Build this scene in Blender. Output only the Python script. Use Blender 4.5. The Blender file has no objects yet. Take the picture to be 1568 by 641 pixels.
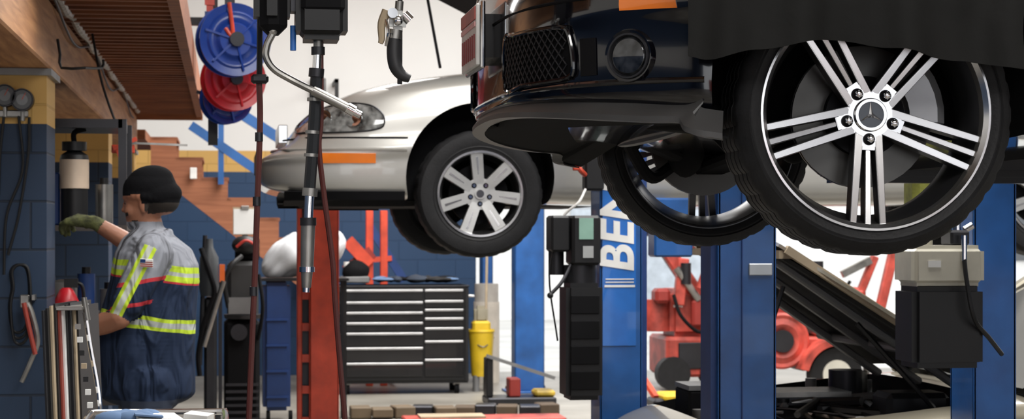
import bpy, bmesh, math, random
from mathutils import Vector, Matrix, Quaternion, Euler
from mathutils.bvhtree import BVHTree
random.seed(7)
scene=bpy.context.scene
A=math.radians(8.3); SA,CA=math.sin(A),math.cos(A)
CAMZ=1.46
def W(u,v,d):
    # survey helper: bearing/elevation measured from the tripod + distance in metres -> building coordinates
    X=(u-784)/3000*d
    return Vector((X*CA+d*SA,-X*SA+d*CA,CAMZ+(360-v)/3000*d))
# ---------------------------------------------------------------- materials
MATS={}
def M(name,col,rough=.5,metal=0,var=.12,scale=6,coat=0,emit=0,bump=0,bscale=40,trans=0,spec=None):
    if name in MATS: return MATS[name]
    m=bpy.data.materials.new(name); m.use_nodes=True; nt=m.node_tree; N=nt.nodes; L=nt.links
    b=N['Principled BSDF']
    tc=N.new('ShaderNodeTexCoord'); nz=N.new('ShaderNodeTexNoise'); nz.inputs['Scale'].default_value=scale; nz.inputs['Detail'].default_value=4
    L.new(tc.outputs['Object'],nz.inputs['Vector'])
    cr=N.new('ShaderNodeValToRGB'); c=Vector(col[:3])
    lo=c*max(0,(1-var*1.6)); hi=c*(1+var)
    cr.color_ramp.elements[0].position=.3; cr.color_ramp.elements[1].position=.7
    cr.color_ramp.elements[0].color=(*lo,1); cr.color_ramp.elements[1].color=(*[min(1,x) for x in hi],1)
    L.new(nz.outputs['Fac'],cr.inputs['Fac']); L.new(cr.outputs['Color'],b.inputs['Base Color'])
    b.inputs['Roughness'].default_value=rough; b.inputs['Metallic'].default_value=metal
    b.inputs['Coat Weight'].default_value=coat; b.inputs['Coat Roughness'].default_value=.03
    if spec is not None: b.inputs['Specular IOR Level'].default_value=spec
    if trans: b.inputs['Transmission Weight'].default_value=trans
    if emit:
        L.new(cr.outputs['Color'],b.inputs['Emission Color']); b.inputs['Emission Strength'].default_value=emit
    if bump:
        n2=N.new('ShaderNodeTexNoise'); n2.inputs['Scale'].default_value=bscale; n2.inputs['Detail'].default_value=3
        L.new(tc.outputs['Object'],n2.inputs['Vector'])
        bp=N.new('ShaderNodeBump'); bp.inputs['Strength'].default_value=bump; bp.inputs['Distance'].default_value=.01
        L.new(n2.outputs['Fac'],bp.inputs['Height']); L.new(bp.outputs['Normal'],b.inputs['Normal'])
    MATS[name]=m; return m
def block_mat(name,col,rough=.6,side=False,mortar=.8):
    m=bpy.data.materials.new(name); m.use_nodes=True; nt=m.node_tree; N=nt.nodes; L=nt.links
    b=N['Principled BSDF']; tc=N.new('ShaderNodeTexCoord'); sp=N.new('ShaderNodeSeparateXYZ'); cb=N.new('ShaderNodeCombineXYZ')
    L.new(tc.outputs['Object'],sp.inputs[0]); L.new(sp.outputs['Y' if side else 'X'],cb.inputs['X']); L.new(sp.outputs['Z'],cb.inputs['Y'])
    br=N.new('ShaderNodeTexBrick'); br.inputs['Scale'].default_value=1; br.inputs['Brick Width'].default_value=.4; br.inputs['Row Height'].default_value=.2
    br.inputs['Mortar Size'].default_value=.006; br.inputs['Mortar Smooth'].default_value=.4
    c=Vector(col); br.inputs['Color1'].default_value=(*c,1); br.inputs['Color2'].default_value=(*(c*.88),1); br.inputs['Mortar'].default_value=(*(c*mortar),1)
    L.new(cb.outputs[0],br.inputs['Vector']); L.new(br.outputs['Color'],b.inputs['Base Color'])
    bp=N.new('ShaderNodeBump'); bp.inputs['Strength'].default_value=.5; bp.inputs['Distance'].default_value=.01; bp.invert=True
    L.new(br.outputs['Fac'],bp.inputs['Height']); L.new(bp.outputs['Normal'],b.inputs['Normal'])
    b.inputs['Roughness'].default_value=rough; MATS[name]=m; return m
def wood_mat(name,c1,c2,axis='X',scale=3):
    m=bpy.data.materials.new(name); m.use_nodes=True; nt=m.node_tree; N=nt.nodes; L=nt.links
    b=N['Principled BSDF']; tc=N.new('ShaderNodeTexCoord'); mp=N.new('ShaderNodeMapping')
    mp.inputs['Scale'].default_value={'X':(.6,9,9),'Y':(9,.6,9),'Z':(9,9,.6)}[axis]
    L.new(tc.outputs['Object'],mp.inputs[0]); nz=N.new('ShaderNodeTexNoise'); nz.inputs['Scale'].default_value=scale; nz.inputs['Detail'].default_value=6; nz.inputs['Distortion'].default_value=.6
    L.new(mp.outputs[0],nz.inputs['Vector']); cr=N.new('ShaderNodeValToRGB')
    cr.color_ramp.elements[0].position=.3; cr.color_ramp.elements[1].position=.7
    cr.color_ramp.elements[0].color=(*c1,1); cr.color_ramp.elements[1].color=(*c2,1)
    L.new(nz.outputs['Fac'],cr.inputs['Fac']); L.new(cr.outputs['Color'],b.inputs['Base Color']); b.inputs['Roughness'].default_value=.6
    MATS[name]=m; return m
black=M('black_plastic',(.010,.010,.011),.42,spec=.35); rubber=M('tire_rubber',(.011,.011,.012),.6,var=.15,scale=20,bump=.12,bscale=120,spec=.3)
blk=M('matte_black',(.005,.005,.006),.8,spec=.15); chrome=M('chrome',(.75,.75,.76),.12,1,var=.03); alu=M('machined_alloy',(.72,.72,.73),.2,1,var=.04)
dkmetal=M('dark_metal',(.045,.045,.05),.4,.8); gunm=M('wheel_barrel_paint',(.05,.05,.053),.32,.7); steel=M('worn_steel',(.34,.33,.31),.35,.9,var=.3)
silv=M('silver_paint',(.47,.46,.43),.3,.5,var=.03,coat=.8); blackpaint=M('black_car_paint',(.003,.003,.005),.10,0,var=.05,coat=.6)
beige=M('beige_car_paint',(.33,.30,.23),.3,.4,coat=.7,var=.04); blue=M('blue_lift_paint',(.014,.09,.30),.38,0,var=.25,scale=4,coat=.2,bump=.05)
blued=M('dark_blue_paint',(.010,.04,.16),.5); red=M('red_enamel',(.66,.07,.03),.42,var=.25,scale=5); redo=M('faded_red_enamel',(.46,.065,.045),.5,var=.4,scale=6)  # second blue is a darker paint for side channels and small parts
white=M('white_plastic',(.78,.77,.74),.45); paper=M('paper',(.82,.82,.8),.8,var=.03); yellow=M('yellow_plastic',(.70,.47,.02),.45)
orange=M('amber_lens',(.85,.20,.01),.2,coat=.8,var=.05); orangep=M('orange_plastic',(.85,.16,.02),.4)
lens=M('headlight_lens',(.22,.225,.22),.06,.3,coat=1,var=.6,scale=22)
glass=M('dark_glass',(.02,.025,.03),.05,coat=1); hosered=M('oxblood_hose',(.08,.016,.013),.4); cloth=M('fender_cover_vinyl',(.008,.008,.0075),.75,bump=.2,bscale=25,spec=.2)
wood=wood_mat('stained_joist_wood',(.15,.045,.017),(.36,.125,.045),'X'); woodb=wood_mat('glulam_wood',(.32,.135,.05),(.60,.30,.13),'Y'); woods=wood_mat('stair_wood',(.24,.08,.035),(.38,.14,.065),'X')
skin=M('skin',(.33,.14,.08),.5,var=.08); rubblue=M('blue_reel_plastic',(.012,.05,.30),.3); rubred=M('red_reel_plastic',(.55,.015,.025),.35)
bluel=M('light_blue_rag',(.12,.2,.35),.9); tan=M('tan_board',(.42,.33,.22),.7); greyp=M('grey_plastic',(.16,.16,.16),.5)
# ---------------------------------------------------------------- mesh builder
class B:
    def __init__(s,name,loc=(0,0,0),rz=0):
        s.name=name; s.loc=Vector(loc); s.rz=rz; s.bm=bmesh.new(); s.mats=[]
    def mi(s,m):
        if m not in s.mats: s.mats.append(m)
        return s.mats.index(m)
    def add(s,t,m,mx=None):
        if m is not None:
            i=s.mi(m)
            for f in t.faces: f.material_index=i
        if mx is not None: t.transform(mx)
        bmesh.ops.recalc_face_normals(t,faces=t.faces)
        me=bpy.data.meshes.new('t'); t.to_mesh(me); t.free(); s.bm.from_mesh(me); bpy.data.meshes.remove(me)
    def box(s,c,size,m,bev=0,rot=None,seg=1):
        t=bmesh.new(); bmesh.ops.create_cube(t,size=1); t.transform(Matrix.Diagonal((*size,1)))
        if bev: bmesh.ops.bevel(t,geom=t.edges[:],offset=min(bev,min(size)*.45),segments=seg,affect='EDGES')
        mx=Matrix.Translation(Vector(c))
        if rot is not None: mx=mx@(Euler(rot).to_matrix().to_4x4() if not isinstance(rot,Matrix) else rot.to_4x4())
        s.add(t,m,mx); return s
    def bb(s,a,b,m,bev=0,seg=1):
        a=Vector(a);b=Vector(b); return s.box((a+b)/2,[max(1e-4,abs(x)) for x in (b-a)],m,bev,seg=seg)
    def bar(s,p0,p1,w,h,m,bev=0,up=(0,0,1)):
        p0=Vector(p0);p1=Vector(p1); d=p1-p0; L=d.length; x=d.normalized(); z=Vector(up).normalized()
        if abs(x.dot(z))>.98: z=Vector((0,1,0))
        y=z.cross(x).normalized(); z=x.cross(y)
        R=Matrix((x,y,z)).transposed(); return s.box((p0+p1)/2,(L,w,h),m,bev,rot=R)
    def cyl(s,p0,p1,r,m,r1=None,seg=20,cap=True):
        p0=Vector(p0);p1=Vector(p1); d=p1-p0; t=bmesh.new()
        bmesh.ops.create_cone(t,cap_ends=cap,segments=seg,radius1=r,radius2=r if r1 is None else r1,depth=d.length)
        mx=Matrix.Translation((p0+p1)/2)@d.to_track_quat('Z','Y').to_matrix().to_4x4()
        s.add(t,m,mx); return s
    def sph(s,c,r,m,rot=None,sub=3):
        t=bmesh.new(); bmesh.ops.create_icosphere(t,subdivisions=sub,radius=1)
        if not hasattr(r,'__len__'): r=(r,r,r)
        mx=Matrix.Translation(Vector(c))
        if rot is not None: mx=mx@rot.to_4x4()
        s.add(t,m,mx@Matrix.Diagonal((*r,1))); return s
    def tube(s,pts,r,m,seg=8,sub=6,closed=False):
        P=[Vector(p) for p in pts]; n=len(P)
        rr=r if hasattr(r,'__len__') else [r]*n
        Q=[];R=[]
        if sub>1 and n>2:
            for i in range(n-1 if not closed else n):
                p0=P[i-1] if (i>0 or closed) else P[i]*2-P[i+1]; p1=P[i]; p2=P[(i+1)%n]; p3=P[(i+2)%n] if (i+2<n or closed) else p2*2-p1
                for k in range(sub):
                    t=k/sub; Q.append(.5*((2*p1)+(p2-p0)*t+(2*p0-5*p1+4*p2-p3)*t*t+(3*p1-p0-3*p2+p3)*t**3)); R.append(rr[i]*(1-t)+rr[(i+1)%n]*t)
            if not closed: Q.append(P[-1]); R.append(rr[-1])
        else: Q=P;R=rr
        t=bmesh.new(); rings=[]; nq=len(Q); prev=None
        for i in range(nq):
            a=Q[i-1] if (i>0 or closed) else Q[i]; b=Q[(i+1)%nq] if (i<nq-1 or closed) else Q[i]
            d=(b-a).normalized()
            if prev is None: x=d.orthogonal().normalized()
            else:
                x=prev-d*prev.dot(d); x=x.normalized() if x.length>1e-6 else d.orthogonal().normalized()
            prev=x; y=d.cross(x)
            rings.append([t.verts.new(Q[i]+(x*math.cos(2*math.pi*k/seg)+y*math.sin(2*math.pi*k/seg))*R[i]) for k in range(seg)])
        for i in range(nq if closed else nq-1):
            a=rings[i];b=rings[(i+1)%nq]
            for k in range(seg): t.faces.new((a[k],a[(k+1)%seg],b[(k+1)%seg],b[k]))
        if not closed: t.faces.new(rings[0][::-1]); t.faces.new(rings[-1])
        s.add(t,m); return s
    def lathe(s,prof,c,axis,m,seg=48,closed=False,mod=None):
        c=Vector(c); ax=Vector(axis).normalized(); x=ax.orthogonal().normalized(); y=ax.cross(x); t=bmesh.new(); rings=[]
        for k in range(seg):
            a=2*math.pi*k/seg; e=x*math.cos(a)+y*math.sin(a)
            rings.append([t.verts.new(c+ax*h+e*(r if mod is None else r+mod(j,k))) for j,(r,h) in enumerate(prof)])
        n=len(prof)
        for k in range(seg):
            a=rings[k];b=rings[(k+1)%seg]
            for j in range(n if closed else n-1): t.faces.new((a[j],a[(j+1)%n],b[(j+1)%n],b[j]))
        bmesh.ops.remove_doubles(t,verts=t.verts,dist=1e-6)
        s.add(t,m); return s
    def prism(s,poly,o,ux,uy,depth,m,bev=0):
        o=Vector(o);ux=Vector(ux);uy=Vector(uy);n=ux.cross(uy).normalized(); t=bmesh.new()
        a=[t.verts.new(o+ux*p[0]+uy*p[1]) for p in poly]; b=[t.verts.new(v.co+n*depth) for v in a]; k=len(a)
        t.faces.new(a[::-1]); t.faces.new(b)
        for i in range(k): t.faces.new((a[i],a[(i+1)%k],b[(i+1)%k],b[i]))
        if bev: bmesh.ops.bevel(t,geom=t.edges[:],offset=bev,segments=1,affect='EDGES')
        s.add(t,m); return s
    def surf(s,G,m,thick=0):
        t=bmesh.new(); V=[[t.verts.new(Vector(p)) for p in row] for row in G]
        for i in range(len(V)-1):
            for j in range(len(V[0])-1): t.faces.new((V[i][j],V[i+1][j],V[i+1][j+1],V[i][j+1]))
        bmesh.ops.recalc_face_normals(t,faces=t.faces)
        if thick: bmesh.ops.solidify(t,geom=t.faces[:],thickness=thick)
        s.add(t,m); return s
    def text(s,txt,size,mx,m,ext=.001):
        cu=bpy.data.curves.new('txt','FONT'); cu.body=txt; cu.size=size; cu.extrude=ext; cu.align_x='LEFT'; cu.offset=size*.025; cu.shear=.15
        o=bpy.data.objects.new('txt',cu); scene.collection.objects.link(o); bpy.context.view_layer.update()
        me=bpy.data.meshes.new_from_object(o.evaluated_get(bpy.context.evaluated_depsgraph_get())); t=bmesh.new(); t.from_mesh(me)
        bpy.data.objects.remove(o); s.add(t,m,mx); return s
    def mesh(s,me,mx=None):
        t=bmesh.new(); t.from_mesh(me); mp=[s.mi(x) for x in me.materials]
        for f in t.faces: f.material_index=mp[f.material_index]
        s.add(t,None,mx); return s
    def sub(s,k,mx):
        me=bpy.data.meshes.new('w'); k.bm.to_mesh(me); k.bm.free()
        for mm in k.mats: me.materials.append(mm)
        return s.mesh(me,mx)
    def finish(s,ang=.6):
        for f in s.bm.faces: f.smooth=True
        for e in s.bm.edges:
            if len(e.link_faces)==2:
                if e.calc_face_angle(0)>ang: e.smooth=False
        me=bpy.data.meshes.new(s.name); s.bm.to_mesh(me); s.bm.free()
        for m in s.mats: me.materials.append(m)
        o=bpy.data.objects.new(s.name,me); o.location=s.loc; o.rotation_euler=(0,0,s.rz); scene.collection.objects.link(o); return o
def evalmesh(o):
    dg=bpy.context.evaluated_depsgraph_get(); dg.update(); return bpy.data.meshes.new_from_object(o.evaluated_get(dg))
def crv(P,n=8):
    Q=[];P=[Vector(p) for p in P]
    for i in range(len(P)-1):
        p0=P[i-1] if i else P[i]*2-P[i+1];p1=P[i];p2=P[i+1];p3=P[i+2] if i+2<len(P) else p2*2-p1
        for k in range(n):
            t=k/n;Q.append(.5*((2*p1)+(p2-p0)*t+(2*p0-5*p1+4*p2-p3)*t*t+(3*p1-p0-3*p2+p3)*t**3))
    Q.append(P[-1]);return Q
# ---------------------------------------------------------------- room
YB=20.6
bwall=block_mat('painted_block_blue',(.014,.052,.13)); ywall=block_mat('painted_block_yellow',(.70,.42,.12)); wwall=M('white_upper_wall',(.86,.86,.84),.8,var=.02,scale=1)
bwallp=block_mat('painted_block_pillar',(.010,.030,.070),mortar=.4)
fl=bpy.data.materials.new('shop_concrete'); fl.use_nodes=True
def setup_floor(m):
    N=m.node_tree.nodes;L=m.node_tree.links;b=N['Principled BSDF'];tc=N.new('ShaderNodeTexCoord')
    n1=N.new('ShaderNodeTexNoise');n1.inputs['Scale'].default_value=1.1;n1.inputs['Detail'].default_value=8;L.new(tc.outputs['Object'],n1.inputs['Vector'])
    cr=N.new('ShaderNodeValToRGB');cr.color_ramp.elements[0].position=.3;cr.color_ramp.elements[1].position=.68
    cr.color_ramp.elements[0].color=(.15,.135,.11,1);cr.color_ramp.elements[1].color=(.34,.32,.28,1)
    L.new(n1.outputs['Fac'],cr.inputs['Fac']);L.new(cr.outputs['Color'],b.inputs['Base Color']);b.inputs['Roughness'].default_value=.42
setup_floor(fl)
B('floor').bb((-4,-5,-.1),(13,YB+.2,0),fl).finish()
B('ground').bb((-40,YB+.2,-.14),(60,70,-.02),M('bright_concrete',(.55,.54,.51),.9,scale=1)).finish()  # outdoor ground in a pale concrete tone
w=B('wall_back'); XO=2.62; XE=10.5
w.bb((-4,YB,0),(XO,YB+.2,2.12),bwall).bb((-4,YB,2.12),(13,YB+.2,2.34),ywall).bb((-4,YB,2.34),(13,YB+.2,6),wwall).bb((XE,YB,0),(13,YB+.2,2.12),bwall); w.finish()
sbl=M('blue_side_wall',(.02,.06,.14),.6)
B('wall_left').bb((-4.2,-5,0),(-4,YB,2.1),sbl).bb((-4.2,-5,2.1),(-4,YB,6),wwall).finish()
w=B('wall_right'); w.bb((13,-5,0),(13.2,YB,2.1),sbl).bb((13,-5,2.1),(13.2,YB,5.75),wwall); w.finish()
w=B('wall_front')
for (x0,x1) in ((-4,-2.6),(1.2,2.2),(6.4,7.6),(11.6,13)): w.bb((x0,-5.2,0),(x1,-5,3.4),sbl)
w.bb((-4,-5.2,3.4),(13,-5,5.75),M('front_wall_brown',(.25,.13,.07),.7)); w.finish()
B('ceiling').bb((-4,-5,5.6),(13,YB,5.75),M('roof_deck',(.42,.36,.30),.8)).finish()
b=B('ceiling_beams')
for y in (-2,1.5,5,9,13,17): b.bb((-4,y,5.2),(13,y+.18,5.6),woodb)
b.finish()
b=B('wall_conduit',(0,YB,0))
for x in (.95,3.2,5.2): b.cyl((x,-.04,2.4),(x,-.04,5.5),.02,greyp); b.bb((x-.08,-.10,2.9),(x+.08,0,3.1),greyp,bev=.01)
b.bb((1.1,-.5,3.02),(1.14,0,3.06),black); b.bb((1.1,-.5,2.8),(1.14,-.46,3.06),black); b.bb((1.1,-.5,2.78),(1.3,-.46,2.82),black)
b.finish()
# rack and cabinet added unseen behind the tripod to colour car paint reflections
b=B('reflection_rack',(4.2,-3.6,0))
for x in (0,1.5,3): b.bb((x-.03,0,0),(x+.03,.6,2.4),M('rack_orange',(.6,.15,.03),.5))
for z in (.1,.8,1.5,2.3):
    b.bb((0,0,z),(3,.6,z+.05),dkmetal)
    if z<2:
        for k in range(7): b.bb((.08+.42*k,.1,z+.05),(.4+.42*k,.5,z+.05+random.uniform(.2,.5)),random.choice((redo,blue,yellow,white,tan,black)))
b.finish()
b=B('reflection_cabinet',(-1.2,-3.4,0)); b.bb((0,0,.1),(1.8,.6,1.5),red,bev=.02)
for k in range(7): b.bb((.05,.6,.15+.19*k),(1.75,.62,.3+.19*k),red,bev=.005); b.bb((.2,.62,.25+.19*k),(1.6,.64,.27+.19*k),chrome)
for x in (.15,1.65):
    for y in (.1,.5): b.cyl((x-.02,y,.05),(x+.02,y,.05),.05,blk)
b.finish()
for i,y in enumerate((8.3,12.6,16.0)):
    p=B('block_pillar'); p.bb((-1.5,y,0),(-.735,y+.4,1.92),bwallp).bb((-1.5,y,1.92),(-.735,y+.4,2.12),ywall).bb((-1.52,y-.02,2.12),(-.715,y+.42,2.148),M('grey_trim',(.3,.3,.3))); p.finish()
B('partition_wall').bb((-2.6,8.9,0),(-2.5,16.3,1.95),M('blue_partition',(.015,.045,.10),.6)).bb((-2.6,8.9,1.95),(-2.5,16.3,2.14),ywall).finish()
m=B('mezzanine')
m.bb((-1.05,4.5,2.15),(-.72,16.3,2.43),woodb,bev=.008)
y=4.6
while y<16.2:
    m.bb((-2.48,y,2.44),(-.24,y+.045,2.58),wood); y+=.17
m.bb((-2.48,4.5,2.58),(-.22,16.3,2.61),wood)
m.bb((-.24,4.5,2.42),(-.19,16.3,2.62),wood); m.bb((-2.48,16.2,2.40),(-.19,16.26,2.62),wood)
m.finish()
c=B('cable_run'); c.tube([(-.695,y,2.45+.012*math.sin(y*7)) for y in [4.6+.35*i for i in range(33)]],.020,M('foil_conduit',(.45,.42,.38),.5,.3,var=.3,scale=30),sub=3)
c.tube([(-.70,y,2.40-.05*math.sin(y*2.2)) for y in [6+.4*i for i in range(24)]],.006,black,sub=3); c.finish()
# ---------------------------------------------------------------- wheels
def tire(b,R,rr,wd,m=rubber,c=(0,0,0),seg=144):
    h=wd/2
    prof=[(rr-.006,.86*h),(rr+.004,.94*h),(rr+.02,1.0*h),(rr+.024,.985*h),(rr+.5*(R-rr),1.03*h),(R-.022,.98*h),(R-.019,.955*h),(R-.008,.86*h),(R-.002,.78*h)]
    for a,bq in ((.60,.53),(.22,.15),(-.15,-.22),(-.53,-.60)):
        prof+=[(R,a*h+.001),(R-.009,a*h),(R-.009,bq*h),(R,bq*h-.001)]
    prof+=[(r,-y) for r,y in prof[8::-1]]
    def mod(j,k):
        if prof[j][0]>R-.006 and (k%4==0) : return -.004
        return 0
    b.lathe([(r,y) for r,y in prof],c,(0,1,0),m,seg=seg,mod=mod)
def front_xy(b,ang,r,t,y,c):
    return Vector(c)+Vector((math.cos(ang)*r-math.sin(ang)*t,y,math.sin(ang)*r+math.cos(ang)*t))
def hexbar(b,pts8,m,bev=0):
    t=bmesh.new(); V=[t.verts.new(p) for p in pts8]
    for q in ((0,1,2,3),(7,6,5,4),(0,4,5,1),(1,5,6,2),(2,6,7,3),(3,7,4,0)): t.faces.new([V[i] for i in q])
    bmesh.ops.recalc_face_normals(t,faces=t.faces)
    if bev: bmesh.ops.bevel(t,geom=t.edges[:],offset=bev,segments=2,affect='EDGES')
    b.add(t,m)
def spoke_bar(b,ang,r0,t0,w0,y0,r1,t1,w1,y1,dep,c,mface,mside,bev=.0015):
    def pt(r,t,y): return front_xy(b,ang,r,t,y,c)
    hexbar(b,[pt(r0,t0-w0/2,y0),pt(r1,t1-w1/2,y1),pt(r1,t1+w1/2,y1),pt(r0,t0+w0/2,y0),pt(r0,t0-w0/2,y0+.004),pt(r1,t1-w1/2,y1+.004),pt(r1,t1+w1/2,y1+.004),pt(r0,t0+w0/2,y0+.004)],mface,bev)
    e=.0012
    hexbar(b,[pt(r0,t0-w0/2-e,y0+.003),pt(r1,t1-w1/2-e,y1+.003),pt(r1,t1+w1/2+e,y1+.003),pt(r0,t0+w0/2+e,y0+.003),pt(r0,t0-w0/2-.003,y0+dep),pt(r1,t1-w1/2-.003,y1+dep),pt(r1,t1+w1/2+.003,y1+dep),pt(r0,t0+w0/2+.003,y0+dep)],mside)
def disc(b,r,y0,y1,c,m,seg=40,ri=0):
    c=Vector(c)
    if ri: b.lathe([(ri,y0),(r,y0),(r,y1),(ri,y1)],c,(0,1,0),m,seg=seg,closed=True)
    else: b.cyl(c+Vector((0,y0,0)),c+Vector((0,y1,0)),r,m,seg=seg)
def sport_wheel(b,c,R=.312,rr=.256,wd=.24,off=0):
    tire(b,R,rr,wd,c=c); h=wd/2
    b.lathe([(rr+.003,-.93*h),(rr+.001,-.985*h),(rr-.004,-.99*h),(rr-.008,-.95*h),(rr-.013,-.90*h)],c,(0,1,0),alu,seg=96)
    b.lathe([(rr-.013,-.90*h),(rr-.015,-.7*h)],c,(0,1,0),steel,seg=96)
    b.lathe([(rr-.015,-.7*h),(rr-.022,-.45*h),(rr-.034,-.1*h),(rr-.034,.3*h),(rr-.015,.7*h),(rr,.95*h),(rr+.003,.95*h)],c,(0,1,0),gunm,seg=96)
    for i in range(5):
        a=math.radians(267+72*i+off)
        for t in (-1,0,1):
            spoke_bar(b,a,.040 if t else .078,t*.0215,.0165 if t else .009,-.062,rr-.010,t*.0335,.0125 if t else .0115,-.097,.036,c,alu,gunm)
        spoke_bar(b,a,.02,0,.060,-.0615,.078,0,.056,-.0645,.03,c,alu,gunm)
        p=front_xy(b,a,.054,0,0,c)
        b.lathe([(.0125,-.066),(.0135,-.0655),(.0135,-.060)],p,(0,1,0),dkmetal,seg=20)
        b.cyl(p+Vector((0,-.0665,0)),p+Vector((0,-.062,0)),.0125,blk,seg=20)
        b.cyl(p+Vector((0,-.082,0)),p+Vector((0,-.06,0)),.0085,chrome,seg=6)
        b.sph(p+Vector((0,-.082,0)),(.008,.004,.008),chrome,sub=2)
    disc(b,.05,-.064,-.02,c,alu); disc(b,.0365,-.068,-.06,c,dkmetal); b.lathe([(.029,-.068),(.029,-.073),(.035,-.073),(.0375,-.068)],c,(0,1,0),chrome,seg=40)
    disc(b,.0295,-.0705,-.06,c,M('cap_blue_grey',(.06,.065,.075),.3,.6))
    for i in range(3):
        a=math.radians(92+120*i); q=lambda r,t,y: front_xy(b,a,r,t,y,c)
        t=bmesh.new(); v=[t.verts.new(x) for x in (q(-.004,-.0055,-.0715),q(.030,0,-.0715),q(-.004,.0055,-.0715),q(0,0,-.0765))]
        for f in ((0,1,3),(1,2,3),(2,0,3),(0,2,1)): t.faces.new([v[k] for k in f])
        b.add(t,chrome)
    bd=M('brake_disc',(.07,.068,.065),.35,.8)
    disc(b,.160,.01,.018,c,bd,ri=.085); disc(b,.160,.028,.036,c,bd,ri=.085); disc(b,.09,-.02,.04,c,blk); disc(b,.15,.018,.028,c,blk)
def caliper(b,c,ang):
    t=bmesh.new(); ri,ro=.100,.182; cc=Vector(c); rows=[]
    for s in (-.5,-.4,-.2,0,.2,.4,.5):
        a=ang+s*1.0; e=Vector((math.cos(a),0,math.sin(a))); k=.012 if abs(s)==.5 else 0
        rows.append([t.verts.new(cc+e*(ri+k)+Vector((0,-.028+k,0))),t.verts.new(cc+e*(ro-.02)+Vector((0,-.034+k,0))),t.verts.new(cc+e*(ro-k)+Vector((0,-.018+k,0))),t.verts.new(cc+e*(ro-k)+Vector((0,.06,0))),t.verts.new(cc+e*(ri+k)+Vector((0,.06,0)))])
    for i in range(6):
        for j in range(5): t.faces.new((rows[i][j],rows[i][(j+1)%5],rows[i+1][(j+1)%5],rows[i+1][j]))
    t.faces.new(rows[0]); t.faces.new(rows[-1][::-1])
    b.add(t,M('caliper_grey',(.26,.26,.27),.35,.6))
def alloy7(b,c,R=.33,rr=.222,wd=.215,n=7,a0=95):
    tire(b,R,rr,wd,c=c,seg=112); h=wd/2
    b.lathe([(rr+.003,-.93*h),(rr+.001,-1.0*h),(rr-.010,-.99*h),(rr-.016,-.90*h)],c,(0,1,0),alu,seg=72)
    b.lathe([(rr-.016,-.90*h),(rr-.03,-.4*h),(rr-.034,.3*h),(rr,.95*h)],c,(0,1,0),gunm,seg=72)
    br=M('bright_alloy',(.55,.55,.54),.35,.7)
    for i in range(n):
        a=math.radians(a0+360/n*i)
        spoke_bar(b,a,.05,0,.052,-.088,rr-.012,0,.062,-.100,.03,c,br,br,bev=.004)
        spoke_bar(b,a,.10,0,.006,-.092,rr-.03,0,.012,-.1015,.004,c,alu,gunm,bev=0)
    disc(b,.082,-.088,-.03,c,br); disc(b,.155,-.02,.02,c,blk)
    for i in range(5):
        a=math.radians(54+72*i); p=front_xy(b,a,.052,0,0,c)
        b.cyl(p+Vector((0,-.0895,0)),p+Vector((0,-.06,0)),.014,blk,seg=14); b.cyl(p+Vector((0,-.096,0)),p+Vector((0,-.06,0)),.009,chrome,seg=6)
    disc(b,.028,-.1,-.05,c,br); disc(b,.02,-.102,-.05,c,M('cap_dark',(.05,.05,.06),.3))
# ---------------------------------------------------------------- car bodies
def loft_body(stations,paint,arches,inner,cuts=(),sub=2,prof=None,lean=0,lx=(-.55,.5)):
    prof=prof or [(0,0),(.55,0),(.86,.0),(.955,.06),(.985,.22),(1.0,.45),(.995,.66),(.955,.84),(.86,.94),(.6,.985),(0,1.0)]
    t=bmesh.new(); rows=[]
    for (x,hw,zb,zt) in stations:
        wgt=max(0,min(1,(lx[0]-x)/lx[1]))
        def sh(bq):
            f=max(0,min(1,(bq-.42)/.35)); return lean*wgt*f*f*(3-2*f)
        r=[Vector((x+sh(bq),-hw*a,zb+(zt-zb)*bq)) for (a,bq) in prof]
        full=r+[Vector((p.x,-p.y,p.z)) for p in r[-2:0:-1]]
        rows.append([t.verts.new(p) for p in full])
    n=len(rows[0])
    for i in range(len(rows)-1):
        for j in range(n): t.faces.new((rows[i][j],rows[i][(j+1)%n],rows[i+1][(j+1)%n],rows[i+1][j]))
    for row in (rows[0],rows[-1]):
        for j in range(n//2):
            vs=[]
            for v in (row[j],row[j+1],row[(n-j-1)%n],row[(n-j)%n]):
                if v not in vs: vs.append(v)
            if len(vs)>=3:
                try: t.faces.new(vs)
                except ValueError: pass
    bmesh.ops.recalc_face_normals(t,faces=t.faces)
    me=bpy.data.meshes.new('body'); t.to_mesh(me); t.free(); o=bpy.data.objects.new('tmpbody',me); scene.collection.objects.link(o)
    md=o.modifiers.new('s','SUBSURF'); md.levels=sub
    bpy.context.view_layer.update(); m0=evalmesh(o); tree=BVHTree.FromPolygons([v.co.copy() for v in m0.vertices],[tuple(p.vertices) for p in m0.polygons])
    tmp=[o]
    def cutter(mk):
        k=B('cut'); mk(k); ob=k.finish(); tmp.append(ob); q=o.modifiers.new('b','BOOLEAN'); q.operation='DIFFERENCE'; q.object=ob; q.solver='EXACT'
    for (ax,az,r,y0) in arches:
        for sg in (-1,1):
            cutter(lambda k:k.cyl((ax,sg*y0,az),(ax,sg*1.3,az),r,blk,seg=72))
    for (p,q) in cuts: cutter(lambda k:k.bb(p,q,blk))
    bpy.context.view_layer.update()
    m2=evalmesh(o); m2.materials.clear(); m2.materials.append(paint); m2.materials.append(inner)
    for f in m2.polygons:
        f.material_index=0; c_=f.center
        for (ax,az,r,y0) in arches:
            if math.hypot(c_.x-ax,c_.z-az)<r+.0008 and abs(c_.y)>y0-.01: f.material_index=1
        for (p,q) in cuts:
            e=.002
            if p[0]-e<c_.x<q[0]+e and p[1]-e<c_.y<q[1]+e and p[2]-e<c_.z<q[2]+e: f.material_index=1
    for x in tmp: bpy.data.objects.remove(x)
    return m2,tree
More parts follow.
